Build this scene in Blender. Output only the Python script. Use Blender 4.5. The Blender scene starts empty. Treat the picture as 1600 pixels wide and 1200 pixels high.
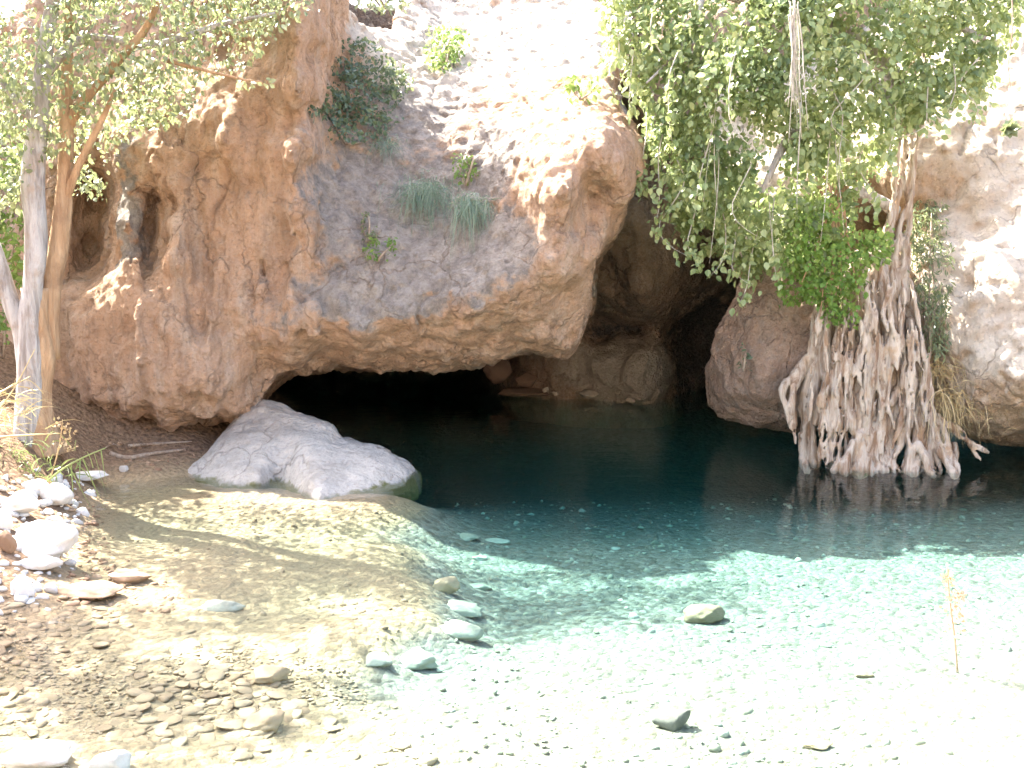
import bpy, math, time
import numpy as np
from mathutils import Vector

T0 = time.time()
SC = bpy.context.scene
COL = SC.collection
rng = np.random.default_rng(11)

# ------------------------------------------------------------------ camera, sky, sun, exposure
FPX, CX, CY, CAMZ = 1640.0, 800.0, 600.0, 1.9
PITCH = math.atan((600 - 390) / FPX)
cam_d = bpy.data.cameras.new('camera')
cam = bpy.data.objects.new('camera', cam_d)
COL.objects.link(cam)
cam.location = (0, 0, CAMZ)
cam.rotation_euler = (math.pi / 2 - PITCH, 0, 0)
cam_d.sensor_width = 36
cam_d.lens = 36 * FPX / 1600
cam_d.clip_start = 0.05
cam_d.clip_end = 2000
SC.camera = cam

SUN = np.array([-0.49, 0.385, 0.785]); SUN /= np.linalg.norm(SUN)
world = bpy.data.worlds.new('World')
SC.world = world
world.use_nodes = True
wn = world.node_tree
sky = wn.nodes.new('ShaderNodeTexSky')
sky.sky_type = 'NISHITA'
sky.sun_disc = False
sky.sun_elevation = math.asin(SUN[2])
sky.sun_rotation = math.atan2(SUN[0], SUN[1])
sky.dust_density = 5.0
sky.air_density = 1.0
wn.links.new(sky.outputs[0], wn.nodes['Background'].inputs[0])
wn.nodes['Background'].inputs[1].default_value = 0.15

sun_d = bpy.data.lights.new('sun', 'SUN')
sun_d.energy = 5.0
sun_d.angle = math.radians(0.53)
sun_d.color = (1.0, 0.95, 0.86)
sun_o = bpy.data.objects.new('sun', sun_d)
COL.objects.link(sun_o)
sun_o.rotation_euler = Vector(SUN).to_track_quat('Z', 'Y').to_euler()

SC.view_settings.view_transform = 'Standard'
SC.view_settings.look = 'None'
SC.view_settings.gamma = 1.0
SC.view_settings.exposure = 2.95
SC.cycles.max_bounces = 10
SC.cycles.diffuse_bounces = 5
SC.cycles.transparent_max_bounces = 24
SC.cycles.sample_clamp_indirect = 6

# ------------------------------------------------------------------ projection helpers (placing things at real distances)
FW = np.array([0, math.cos(PITCH), -math.sin(PITCH)])
UP = np.array([0, math.sin(PITCH), math.cos(PITCH)])
C0 = np.array([0, 0, CAMZ])

def P(px, py, Y):
    d = FW + np.array([(px - CX) / FPX, 0, 0]) + UP * ((CY - py) / FPX)
    return C0 + d * (Y / d[1])

def G(px, py, z=0.0):
    d = FW + np.array([(px - CX) / FPX, 0, 0]) + UP * ((CY - py) / FPX)
    return C0 + d * ((z - CAMZ) / d[2])

def proj(p):
    v = p - C0
    dep = v @ FW
    dep = np.maximum(dep, 0.05)
    return CX + FPX * v[..., 0] / dep, CY - FPX * (v @ UP) / dep, dep

# ------------------------------------------------------------------ noise
_prm = np.random.default_rng(3).permutation(256).astype(np.int32)
_prm = np.concatenate([_prm, _prm])
_grd = np.array([[1,1,0],[-1,1,0],[1,-1,0],[-1,-1,0],[1,0,1],[-1,0,1],[1,0,-1],[-1,0,-1],[0,1,1],[0,-1,1],[0,1,-1],[0,-1,-1],[1,1,0],[-1,1,0],[0,-1,1],[0,-1,-1]], np.float32)

_NV, _NS = 128, 4
_g = np.arange(_NV, dtype=np.float32) / _NS
def _mkvol():
    g3 = np.stack(np.meshgrid(_g, _g, _g, indexing='ij'), -1).reshape(-1, 3)
    per = _NV // _NS
    i = np.floor(g3).astype(np.int32); f = g3 - i
    u = f * f * f * (f * (f * 6 - 15) + 10)
    def g(dx, dy, dz):
        h = _prm[_prm[_prm[(i[:, 0] + dx) % per] + (i[:, 1] + dy) % per] + (i[:, 2] + dz) % per] & 15
        v = _grd[h]
        return v[:, 0] * (f[:, 0] - dx) + v[:, 1] * (f[:, 1] - dy) + v[:, 2] * (f[:, 2] - dz)
    def L(a, b, t): return a + (b - a) * t
    x00 = L(g(0,0,0), g(1,0,0), u[:, 0]); x10 = L(g(0,1,0), g(1,1,0), u[:, 0])
    x01 = L(g(0,0,1), g(1,0,1), u[:, 0]); x11 = L(g(0,1,1), g(1,1,1), u[:, 0])
    return L(L(x00, x10, u[:, 1]), L(x01, x11, u[:, 1]), u[:, 2]).astype(np.float32)
_vol = _mkvol()

def perlin(p):
    """gradient noise read from a periodic volume"""
    p = np.asarray(p, np.float32) * _NS
    i = np.floor(p).astype(np.int32); f = p - i
    i0 = i & (_NV - 1); i1 = (i + 1) & (_NV - 1)
    x0 = i0[:, 0] * (_NV * _NV); x1 = i1[:, 0] * (_NV * _NV); y0 = i0[:, 1] * _NV; y1 = i1[:, 1] * _NV; z0 = i0[:, 2]; z1 = i1[:, 2]
    fx, fy, fz = f[:, 0], f[:, 1], f[:, 2]
    def r(x, y):
        a = _vol[x + y + z0]
        return a + (_vol[x + y + z1] - a) * fz
    a = r(x0, y0); a += (r(x1, y0) - a) * fx
    b = r(x0, y1); b += (r(x1, y1) - b) * fx
    return a + (b - a) * fy

def fbm(p, sc, octv=4, gain=.5, seed=0.0, ridged=False):
    p = np.asarray(p, np.float32) * np.asarray(sc, np.float32) + seed * 17.31
    a, s, tot = 1.0, 0.0, 0.0
    for o in range(octv):
        n = perlin(p)
        if ridged: n = 0.5 - np.abs(n) * 1.6
        s = s + a * n; tot += a
        a *= gain; p = p * 2.03 + 5.2
    return s / tot

# ------------------------------------------------------------------ mesh helpers
def new_mesh(name, v, f, smooth=True, attrs=None):
    """v (n,3); f (m,k) array or list of such arrays."""
    me = bpy.data.meshes.new(name)
    fs = [f] if isinstance(f, np.ndarray) else f
    fs = [np.asarray(x, np.int32) for x in fs if len(x)]
    loops = np.concatenate([x.ravel() for x in fs])
    cnt = np.concatenate([np.full(len(x), x.shape[1], np.int32) for x in fs])
    st = np.concatenate([[0], np.cumsum(cnt)[:-1]]).astype(np.int32)
    me.vertices.add(len(v)); me.loops.add(len(loops)); me.polygons.add(len(cnt))
    me.vertices.foreach_set('co', np.asarray(v, np.float32).ravel())
    me.loops.foreach_set('vertex_index', loops)
    me.polygons.foreach_set('loop_start', st)
    me.polygons.foreach_set('loop_total', cnt)
    me.polygons.foreach_set('use_smooth', np.full(len(cnt), smooth))
    for k, a in (attrs or {}).items():
        at = me.attributes.new(k, 'FLOAT', 'POINT')
        at.data.foreach_set('value', np.asarray(a, np.float32))
    me.update()
    me.validate()
    return me

def link(name, me, mat=None, parent=None, loc=None, kind=None, label=None, cat=None, group=None):
    o = bpy.data.objects.new(name, me)
    COL.objects.link(o)
    if mat is not None and me is not None and len(me.materials) == 0: me.materials.append(mat)
    if parent is not None: o.parent = parent
    if loc is not None: o.location = loc
    if kind: o['kind'] = kind
    if label: o['label'] = label
    if cat: o['category'] = cat
    if group: o['group'] = group
    return o

def empty(name, loc, label, cat, group=None):
    o = link(name, None, loc=loc, label=label, cat=cat, group=group)
    o.empty_display_size = .1
    return o

class MB:
    """collects vertices / faces, built relative to an origin"""
    def __init__(s): s.v, s.f, s.n, s.a = [], {}, 0, {}
    def add(s, v, f, **attrs):
        f = [f] if isinstance(f, np.ndarray) else f
        for x in f: s.f.setdefault(x.shape[1], []).append(x + s.n)
        s.v.append(v); s.n += len(v)
        for k, a in attrs.items(): s.a.setdefault(k, []).append(np.broadcast_to(np.asarray(a, np.float32), (len(v),)))
    def build(s, name, mat, parent=None, origin=(0, 0, 0), smooth=True, **kw):
        v = np.concatenate(s.v) - np.asarray(origin)
        me = new_mesh(name, v, [np.concatenate(x) for x in s.f.values()], smooth, {k: np.concatenate(a) for k, a in s.a.items()})
        return link(name, me, mat, parent, **kw)

def catmull(pts, n):
    pts = np.asarray(pts, float)
    q = np.concatenate([[2 * pts[0] - pts[1]], pts, [2 * pts[-1] - pts[-2]]])
    t = np.linspace(0, len(pts) - 1, n); i = np.minimum(t.astype(int), len(pts) - 2); u = (t - i)[:, None]
    a, b, c, d = q[i], q[i + 1], q[i + 2], q[i + 3]
    return .5 * (2 * b + (c - a) * u + (2 * a - 5 * b + 4 * c - d) * u ** 2 + (3 * b - a - 3 * c + d) * u ** 3)

def tube(pts, rad, n=None, seg=8, rough=0.0, flat=1.0, seed=0, cap=True, ns=6.0):
    """tapered, uneven tube along a smooth path"""
    n = n or max(4, len(pts) * 5)
    c = catmull(pts, n)
    r = np.interp(np.linspace(0, 1, n), np.linspace(0, 1, len(rad)), rad)
    t = np.gradient(c, axis=0); t /= np.linalg.norm(t, axis=1)[:, None] + 1e-9
    ref = np.array([0.05, 1.0, 0.02]) if abs(t[:, 1]).mean() < .8 else np.array([1.0, 0, 0])
    s = np.cross(t, ref); s /= np.linalg.norm(s, axis=1)[:, None] + 1e-9
    b = np.cross(s, t)
    an = np.linspace(0, 2 * np.pi, seg, endpoint=False)
    v = c[:, None, :] + r[:, None, None] * (np.cos(an)[None, :, None] * s[:, None, :] + flat * np.sin(an)[None, :, None] * b[:, None, :])
    v = v.reshape(-1, 3)
    if rough > 0:
        out = v - np.repeat(c, seg, 0)
        nz = fbm(v * np.array([1, 1, .35]) + seed * 3.7, ns, 3)
        v = v + out * (nz * rough)[:, None]
    i = np.arange(n - 1)[:, None] * seg; j = np.arange(seg)[None, :]; k = (j + 1) % seg
    f = np.stack([i + j, i + k, i + seg + k, i + seg + j], -1).reshape(-1, 4)
    fs = [f]
    if cap:
        v = np.concatenate([v, c[:1], c[-1:]])
        a0, a1 = n * seg, n * seg + 1
        jj = np.arange(seg); kk = (jj + 1) % seg
        fs.append(np.concatenate([np.stack([kk, jj, np.full(seg, a0)], -1), np.stack([(n - 1) * seg + jj, (n - 1) * seg + kk, np.full(seg, a1)], -1)]))
    return v, fs

# ------------------------------------------------------------------ rocks as solids: outline + depth + thickness, polygonised by surface nets
def rbf(cp, c=0.0):
    cp = np.asarray(cp, float)
    A = np.sqrt(((cp[:, None, :2] - cp[None, :, :2]) ** 2).sum(-1) + c * c)
    n = len(cp)
    M = np.zeros((n + 1, n + 1)); M[:n, :n] = A - np.eye(n) * 1e-3; M[n, :n] = M[:n, n] = 1
    w = np.linalg.solve(M, np.concatenate([cp[:, 2], [0]]))
    def ev(x, y):
        s = np.full(x.shape, w[n])
        for k in range(n): s += w[k] * np.sqrt((x - cp[k, 0]) ** 2 + (y - cp[k, 1]) ** 2 + c * c)
        return s
    return ev

def poly_sd(poly, x, y):
    poly = np.asarray(poly, float)
    d = np.full(x.shape, 1e18); ins = np.zeros(x.shape, bool)
    for a, b in zip(poly, np.roll(poly, -1, 0)):
        e = b - a; wx, wy = x - a[0], y - a[1]
        t = np.clip((wx * e[0] + wy * e[1]) / (e @ e), 0, 1)
        d = np.minimum(d, (wx - t * e[0]) ** 2 + (wy - t * e[1]) ** 2)
        c = (a[1] > y) != (b[1] > y)
        with np.errstate(divide='ignore', invalid='ignore'):
            xi = a[0] + (y - a[1]) * e[0] / (e[1] if e[1] else 1e-9)
        ins ^= c & (x < xi)
    return np.where(ins, -1, 1) * np.sqrt(d)

LX0, LY0, LST = -1400.0, -1500.0, 8.0
_lx = np.arange(LX0, 3000, LST); _ly = np.arange(LY0, 1700, LST)
_LX, _LY = np.meshgrid(_lx, _ly, indexing='ij')

def look(tab, px, py):
    a = np.clip((px - LX0) / LST, 0, len(_lx) - 1.001); b = np.clip((py - LY0) / LST, 0, len(_ly) - 1.001)
    i = a.astype(np.int32); j = b.astype(np.int32); u = (a - i).astype(np.float32); v = (b - j).astype(np.float32)
    return (tab[i, j] * (1 - u) + tab[i + 1, j] * u) * (1 - v) + (tab[i, j + 1] * (1 - u) + tab[i + 1, j + 1] * u) * v

def smax(a, b, k):
    h = np.clip(.5 + .5 * (a - b) / k, 0, 1)
    return b + (a - b) * h + k * h * (1 - h)

def surface_nets(f, org, h):
    nx, ny, nz = f.shape
    ins = f < 0
    cnt = np.zeros((nx - 1, ny - 1, nz - 1), np.int8)
    for dx in (0, 1):
        for dy in (0, 1):
            for dz in (0, 1):
                cnt += ins[dx:nx - 1 + dx, dy:ny - 1 + dy, dz:nz - 1 + dz]
    act = (cnt > 0) & (cnt < 8)
    ci = np.argwhere(act)
    idx = np.full(act.shape, -1, np.int32); idx[act] = np.arange(len(ci))
    acc = np.zeros((len(ci), 3), np.float32); num = np.zeros(len(ci), np.float32)
    I, J, K = ci.T
    cor = {}
    for dx in (0, 1):
        for dy in (0, 1):
            for dz in (0, 1): cor[dx, dy, dz] = f[I + dx, J + dy, K + dz]
    for ax in range(3):
        for u in (0, 1):
            for w in (0, 1):
                a = [0, 0, 0]; o = [q for q in range(3) if q != ax]
                a[o[0]], a[o[1]] = u, w
                b = list(a); b[ax] = 1
                fa, fb = cor[tuple(a)], cor[tuple(b)]
                m = (fa < 0) != (fb < 0)
                t = np.where(m, fa / np.where(m, fa - fb, 1), 0)
                p = np.empty((len(ci), 3), np.float32); p[:] = a; p[:, ax] = t
                acc += p * m[:, None]; num += m
    v = (ci + acc / num[:, None]) * h + org
    quads = []
    for ax in range(3):
        o = [q for q in range(3) if q != ax]
        s0 = [slice(1, -1)] * 3; s1 = [slice(1, -1)] * 3
        s0[ax] = slice(0, -1); s1[ax] = slice(1, None)
        a, b = ins[tuple(s0)], ins[tuple(s1)]
        e = np.argwhere(a != b)
        if not len(e): continue
        sg = a[tuple(e.T)]
        base = e.copy(); base[:, o[0]] += 1; base[:, o[1]] += 1
        def cell(u, w):
            c = base.copy(); c[:, o[0]] += u - 1; c[:, o[1]] += w - 1
            return idx[c[:, 0], c[:, 1], c[:, 2]]
        q = np.stack([cell(0, 0), cell(1, 0), cell(1, 1), cell(0, 1)], -1)
        flip = sg if ax != 1 else ~sg
        q[~flip] = q[~flip][:, ::-1]
        quads.append(q)
    return v, np.concatenate(quads)

def normals(v, q):
    n = np.cross(v[q[:, 2]] - v[q[:, 0]], v[q[:, 3]] - v[q[:, 1]])
    out = np.zeros_like(v)
    for k in range(4): np.add.at(out, q[:, k], n)
    return out / (np.linalg.norm(out, axis=1)[:, None] + 1e-9)

def subdivide(v, q):
    """one smooth subdivision of a quad mesh"""
    n = len(v)
    e = np.stack([q, np.roll(q, -1, 1)], -1).reshape(-1, 2); es = np.sort(e, 1)
    key = es[:, 0].astype(np.int64) * n + es[:, 1]
    uk, inv = np.unique(key, return_inverse=True)
    ev = np.stack([uk // n, uk % n], -1)
    em = v[ev].mean(1); fm = v[q].mean(1)
    ne = len(uk); ei = inv.reshape(-1, 4) + n; fi = np.arange(len(q)) + n + ne
    nq = np.concatenate([np.stack([q[:, k], ei[:, k], fi, ei[:, k - 1]], -1) for k in range(4)])
    # slight smoothing of the old points
    s = np.zeros_like(v); c = np.zeros(n)
    np.add.at(s, ev[:, 0], em[:]); np.add.at(s, ev[:, 1], em[:]); np.add.at(c, ev.ravel(), 1)
    ov = .5 * v + .5 * s / np.maximum(c, 1)[:, None]
    return np.concatenate([ov, em, fm]), nq

def rock_solid(poly, cps, back, box, h, k=.3, kb=.4, coarse=(.30, .9), fine=None, zmin=None, extra=None, sub=1, seed=1.0, flute=0.0, groove=.05):
    """the solid inside the outline, between its front depth and its back"""
    sd2 = poly_sd(poly, _LX, _LY).astype(np.float32)
    fr = rbf(cps, 14.0)(_LX, _LY).astype(np.float32)
    (x0, x1), (y0, y1), (z0, z1) = box
    xs, ys, zs = (np.arange(a, b, h) for a, b in ((x0, x1), (y0, y1), (z0, z1)))
    f = np.empty((len(xs), len(ys), len(zs)), np.float32)
    Yg, Zg = np.meshgrid(ys, zs, indexing='ij')
    dep = np.maximum(Yg * FW[1] + (Zg - CAMZ) * FW[2], .05)
    py = CY - FPX * (Yg * UP[1] + (Zg - CAMZ) * UP[2]) / dep
    for i, x in enumerate(xs):
        px = CX + FPX * x / dep
        d = look(sd2, px, py) * (dep / FPX)
        g = (look(fr, px, py) - Yg) * .8
        s = smax(d, g, k)
        f[i] = smax(s, Yg - back, kb)
    if extra is not None: f = extra(f, xs, ys, zs)
    # noise only near the surface
    m = np.abs(f) < .55
    ii = np.argwhere(m)
    p = np.stack([xs[ii[:, 0]], ys[ii[:, 1]], zs[ii[:, 2]]], -1)
    amp, sc = coarse
    nz = fbm(p * np.array([1, 1, .75]), sc, 4, .52, seed) * amp
    nz += (np.abs(fbm(p * np.array([1, 1, .45]), 2.6, 3, .5, seed + 4)) - .16) * amp * .55
    if flute: nz += (np.abs(fbm(p * np.array([1, 1, .10]) + fbm(p, .8, 2, .5, seed + 30)[:, None] * .18, 1.9, 3, .5, seed + 20)) - .12) * flute * np.clip((-1.3 - p[:, 0]) / .5, .25, 1)
    f[m] += nz
    f[0] = f[-1] = 1; f[:, 0] = f[:, -1] = 1; f[:, :, 0] = f[:, :, -1] = 1
    v, q = surface_nets(f, np.array([x0, y0, z0]), h)
    for _ in range(sub): v, q = subdivide(v, q)
    nm = normals(v, q)
    fa, fs = fine or (.03, 7.0)
    pits = fbm(v * np.array([1, 1, .7]), fs, 3, .55, seed + 9)
    crk = np.abs(fbm(v * np.array([1, 1, .6]) + .12 * pits[:, None], fs * .5, 3, .6, seed + 11))
    g1 = fbm(v * np.array([1, 1, .45]) + .25 * fbm(v, 1.4, 2, .5, seed + 41)[:, None], .85, 3, .5, seed + 40)
    v = v - nm * (np.exp(-(g1 / .014) ** 2) * groove * np.clip(.6 + 2.5 * fbm(v, .6, 2, .5, seed + 44), 0, 1))[:, None]
    v = v + nm * ((pits * fa) + (np.minimum(crk, .2) - .12) * fa * 2.2)[:, None]
    nm = normals(v, q)
    return v, q, nm

# ------------------------------------------------------------------ materials
def mat_new(name):
    m = bpy.data.materials.new(name); m.use_nodes = True
    nt = m.node_tree
    return m, nt, nt.nodes['Principled BSDF']

class NT:
    def __init__(s, nt): s.t = nt
    def n(s, typ, **kw):
        x = s.t.nodes.new('ShaderNode' + typ)
        for k, v in kw.items():
            if k.startswith('i_'):
                key = k[2:]; x.inputs[int(key) if key.isdigit() else key].default_value = v
            else: setattr(x, k, v)
        return x
    def l(s, a, b): s.t.links.new(a, b)
    def noise(s, sc, det=4, rough=.55, vec=None, dist=0.0):
        x = s.n('TexNoise'); x.inputs['Scale'].default_value = sc; x.inputs['Detail'].default_value = det
        x.inputs['Roughness'].default_value = rough; x.inputs['Distortion'].default_value = dist
        if vec is not None: s.l(vec, x.inputs['Vector'])
        return x.outputs['Fac']
    def pos(s, scale=(1, 1, 1)):
        g = s.n('NewGeometry')
        if scale == (1, 1, 1): return g.outputs['Position']
        m = s.n('Vector' + 'Math', operation='MULTIPLY'); s.l(g.outputs['Position'], m.inputs[0]); m.inputs[1].default_value = scale
        return m.outputs[0]
    def ramp(s, fac, stops):
        x = s.n('ValToRGB'); e = x.color_ramp.elements
        while len(e) < len(stops): e.new(.5)
        for q, (p, c) in zip(e, stops): q.position = p; q.color = (*c, 1) if len(c) == 3 else c
        s.l(fac, x.inputs[0]); return x.outputs[0]
    def rng(s, v, a, b, c=0., d=1.):
        x = s.n('MapRange'); x.inputs[1].default_value = a; x.inputs[2].default_value = b; x.inputs[3].default_value = c; x.inputs[4].default_value = d
        s.l(v, x.inputs[0]); return x.outputs[0]
    def mix(s, f, a, b, mode='MIX'):
        x = s.n('Mix', data_type='RGBA', blend_type=mode)
        for q, val in ((0, f), (6, a), (7, b)):
            if hasattr(val, 'links') or hasattr(val, 'is_linked'): s.l(val, x.inputs[q])
            else: x.inputs[q].default_value = val if q == 0 else (*val, 1)
        return x.outputs[2]
    def math(s, op, a, b=None):
        x = s.n('Math', operation=op)
        for q, val in ((0, a), (1, b)):
            if val is None: continue
            if hasattr(val, 'is_linked'): s.l(val, x.inputs[q])
            else: x.inputs[q].default_value = val
        return x.outputs[0]
    def attr(s, name): return s.n('Attribute', attribute_name=name).outputs['Fac']
    def bump(s, h, strength, dist, nrm=None):
        x = s.n('Bump'); x.inputs['Strength'].default_value = strength; x.inputs['Distance'].default_value = dist
        s.l(h, x.inputs['Height'])
        if nrm is not None: s.l(nrm, x.inputs['Normal'])
        return x.outputs[0]

def rock_mat(name, warm, warm2, grey, grey2, cream, rough=.95, bump=1.0, moss=False):
    """weathered limestone tufa: orange body, grey patina (attribute 'patina'), pale crust (attribute 'pale')"""
    m, nt, bs = mat_new(name); t = NT(nt)
    p = t.pos()
    a = t.noise(1.3, 5, .6, p); b = t.noise(9, 6, .65, p); c = t.noise(38, 5, .7, p); st = t.noise(3.2, 5, .6, t.pos((2.2, 2.2, .35)))
    wm = t.mix(t.rng(a, .35, .65), warm, warm2)
    wm = t.mix(t.rng(st, .45, .62, 0, .6), wm, tuple(x * .62 for x in warm2))
    wm = t.mix(t.rng(t.noise(4.5, 5, .65, t.pos((1.6, 1.6, .25))), .5, .68, 0, .55), wm, tuple(.35 * x + .65 * y_ for x, y_ in zip(warm, cream)))
    gm = t.mix(t.rng(b, .38, .62), grey, grey2)
    pat = t.math('ADD', t.attr('patina_or_shade'), t.math('MULTIPLY', t.math('SUBTRACT', b, .5), 1.3))
    col = t.mix(t.rng(pat, .35, .7), wm, gm)
    pl = t.math('ADD', t.attr('pale'), t.math('MULTIPLY', t.math('SUBTRACT', a, .5), .9))
    col = t.mix(t.rng(pl, .4, .75), col, cream)
    dv = t.n('VectorMath', operation='MULTIPLY_ADD'); nz_ = t.n('TexNoise'); nz_.inputs['Scale'].default_value = 3.0; nz_.inputs['Detail'].default_value = 4; t.l(p, nz_.inputs['Vector'])
    t.l(nz_.outputs['Color'], dv.inputs[0]); dv.inputs[1].default_value = (.55, .55, .55); t.l(t.pos((1, 1, .6)), dv.inputs[2])
    ck = t.n('TexVoronoi', feature='DISTANCE_TO_EDGE'); ck.inputs['Scale'].default_value = 2.1; t.l(dv.outputs[0], ck.inputs['Vector'])
    crack = t.math('MULTIPLY', t.rng(ck.outputs['Distance'], .0, .035, 1, 0), t.rng(a, .44, .56))
    col = t.mix(t.math('MULTIPLY', crack, .55), col, tuple(x * .35 for x in warm2))
    col = t.mix(t.rng(c, .3, .7, .0, .5), col, t.mix(.5, col, (.75, .68, .6)), 'MIX')
    col = t.mix(t.rng(t.noise(22, 5, .75, p), .53, .7, 0, .42), col, (.12, .085, .06))
    if moss:
        sz = t.n('SeparateXYZ'); t.l(p, sz.inputs[0])
        mz = t.math('ADD', sz.outputs[2], t.math('MULTIPLY', t.math('SUBTRACT', t.noise(7, 4, .6, p), .5), .16))
        col = t.mix(t.rng(mz, -.02, .012, 1, 0), col, (.15, .15, .06))
        col = t.mix(t.rng(t.noise(2.4, 6, .7, p), .5, .62, 0, .5), col, (.28, .26, .235))
    t.l(col, bs.inputs['Base Color'])
    bs.inputs['Roughness'].default_value = rough
    bs.inputs['Specular IOR Level'].default_value = .15
    vor = t.n('TexVoronoi', feature='F1'); vor.inputs['Scale'].default_value = 26; t.l(p, vor.inputs['Vector'])
    h = t.math('SUBTRACT', t.math('ADD', t.math('MULTIPLY', t.noise(14, 7, .75, p), 1.6), t.math('MULTIPLY', vor.outputs['Distance'], .4)), t.math('MULTIPLY', crack, .7))
    n1 = t.bump(h, 1.0 * bump, .075)
    n2 = t.bump(c, .8 * bump, .016, n1)
    t.l(n2, bs.inputs['Normal'])
    return m

M = {}
M['cliff'] = rock_mat('orange_tufa', (.64, .41, .268), (.58, .355, .22), (.44, .385, .335), (.25, .215, .19), (.70, .61, .51))
M['cave'] = rock_mat('brown_cave_rock', (.42, .27, .165), (.33, .21, .13), (.05, .036, .029), (.038, .028, .023), (.44, .36, .27))  # grey pair set near black to paint in the cave's darkness
M['right'] = rock_mat('pale_tufa', (.58, .41, .28), (.52, .34, .21), (.52, .46, .39), (.40, .34, .28), (.76, .66, .54))
M['bulb'] = rock_mat('pinkish_tufa', (.44, .285, .20), (.38, .25, .175), (.40, .33, .28), (.31, .26, .22), (.52, .41, .32))
M['boulder'] = rock_mat('grey_limestone', (.45, .40, .34), (.42, .37, .32), (.50, .475, .435), (.38, .36, .33), (.52, .5, .48), bump=.6, moss=True)

def rock_obj(name, v, q, nm, mat, patina_or_shade, pale, **kw):
    o = v.mean(0); o[2] = v[:, 2].min()
    me = new_mesh(name, v - o, q, True, {'patina_or_shade': patina_or_shade, 'pale': pale})
    return link(name, me, mat, loc=o, **kw)

# ------------------------------------------------------------------ the cliff with the overhanging nose
CL = [(-900, -420), (700, -420), (1020, -420), (1000, -100), (985, 60), (960, 140), (978, 190), (994, 235), (978, 300), (958, 365), (932, 402), (922, 440), (920, 475), (903, 532),
      (878, 556), (835, 549), (790, 553), (755, 562), (690, 574), (640, 567), (600, 573), (555, 568), (500, 572), (462, 574), (425, 592), (402, 620), (385, 645), (330, 655), (250, 669),
      (185, 664), (125, 645), (80, 640), (0, 660), (-900, 700)]
CD = [(470, 150, 8.95), (440, 230, 8.92), (410, 310, 8.95), (385, 390, 8.98), (360, 460, 9.0), (330, 270, 9.3), (310, 380, 9.25), (270, 430, 9.1), (255, 480, 9.1), (150, 280, 10.4), (185, 260, 9.4), (186, 340, 9.35), (190, 420, 9.2), (105, 300, 9.75), (100, 380, 9.6), (218, 300, 9.32), (218, 350, 9.3), (219, 400, 9.25), (257, 300, 9.3), (258, 350, 9.25), (258, 400, 9.15), (510, 180, 9.9), (505, 260, 9.6), (820, 450, 8.78), (900, 415, 8.78), (880, 460, 9.1), (-900, 650, 10.2), (-900, -300, 10.8), (-300, 650, 9.8), (-300, 0, 10.2), (0, 640, 9.7), (0, 450, 9.9), (0, 250, 10.3), (0, 0, 10.8), (60, 560, 9.5),
      (100, 600, 9.3), (100, 470, 9.35), (70, 330, 10.0), (140, 260, 10.05), (145, 380, 10.5), (150, 320, 10.5), (130, 425, 10.0), (165, 455, 9.2), (237, 310, 9.75), (237, 355, 9.85), (239, 400, 9.7), (220, 500, 9.05), (250, 600, 8.95), (200, 640, 9.2), (150, 620, 9.2),
      (270, 330, 9.25), (300, 220, 9.3), (300, 100, 9.7), (330, 450, 9.1), (330, 600, 9.0), (360, 640, 9.25), (290, 655, 9.25), (350, 330, 9.3), (350, 220, 9.1), (330, 520, 9.02),
      (420, 200, 9.25), (400, 80, 9.4), (420, 400, 9.05), (400, 300, 9.15), (460, 330, 9.0), (480, 230, 9.05), (490, 130, 9.1), (500, 50, 9.3), (500, 0, 9.45), (480, -150, 9.9), (380, -300, 10.6), (200, -200, 10.6), (250, 0, 10.1),
      (515, 120, 10.1), (560, 150, 10.4), (520, 220, 9.8), (560, 70, 10.9), (510, 300, 9.35), (600, 200, 10.3), (540, 30, 11.0),
      (600, 260, 9.9), (560, 350, 9.35), (620, 330, 9.6), (700, 310, 9.7), (600, 420, 9.15), (560, 500, 8.95), (500, 520, 8.95), (650, 480, 8.92), (720, 470, 8.85), (700, 400, 9.2), (440, 540, 9.0), (480, 430, 9.05),
      (600, 568, 9.55), (500, 568, 9.5), (700, 570, 9.55), (800, 548, 9.45), (440, 585, 9.5), (880, 550, 9.45), (560, 532, 8.98), (650, 505, 8.93), (740, 488, 8.86), (860, 520, 9.25), (650, 540, 9.28), (760, 525, 9.25), (540, 552, 9.3),
      (800, 465, 8.8), (870, 430, 8.75), (920, 385, 8.9), (905, 470, 9.2),
      (900, 300, 8.75), (870, 250, 8.9), (940, 250, 8.75), (970, 230, 8.95), (970, 290, 8.95), (930, 190, 9.05), (880, 190, 9.4), (820, 330, 9.1), (800, 250, 9.5), (780, 200, 10.0), (840, 160, 10.2), (930, 150, 9.9), (905, 300, 8.95), (900, 340, 8.95), (890, 340, 8.8), (760, 250, 9.8),
      (650, 150, 10.8), (720, 150, 10.9), (700, 80, 11.9), (800, 100, 11.4), (900, 90, 11.2), (800, 20, 12.6), (950, 60, 11.5), (600, 0, 12.2), (700, 0, 13), (610, 60, 11.6),
      (800, -150, 14.5), (640, -150, 13.8), (950, -150, 13.8), (1000, 0, 12.2), (560, -150, 12.5), (700, -400, 17), (1000, -400, 17)]
def fin(f, xs, ys, zs):
    """cuts away unseen rock behind the left buttress so sun reaches the slope"""
    x_, y_, z_ = xs[:, None, None], ys[None, :, None], zs[None, None, :]
    cut = np.minimum(np.minimum(y_ - 10.9, z_ - 4.3), -1.3 - x_)
    return smax(f, cut.astype(np.float32), .25)
v, q, nm = rock_solid(CL, CD, 14.6, ((-7.6, 2.6), (8.3, 15), (-.1, 7.6)), .056, k=.2, coarse=(.19, .9), fine=(.068, 6.5), flute=.55, extra=fin)
CLIFF_V = v
def blob(p, c, r): return np.exp(-(((p - np.asarray(c)) / np.asarray(r)) ** 2).sum(1))
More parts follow.
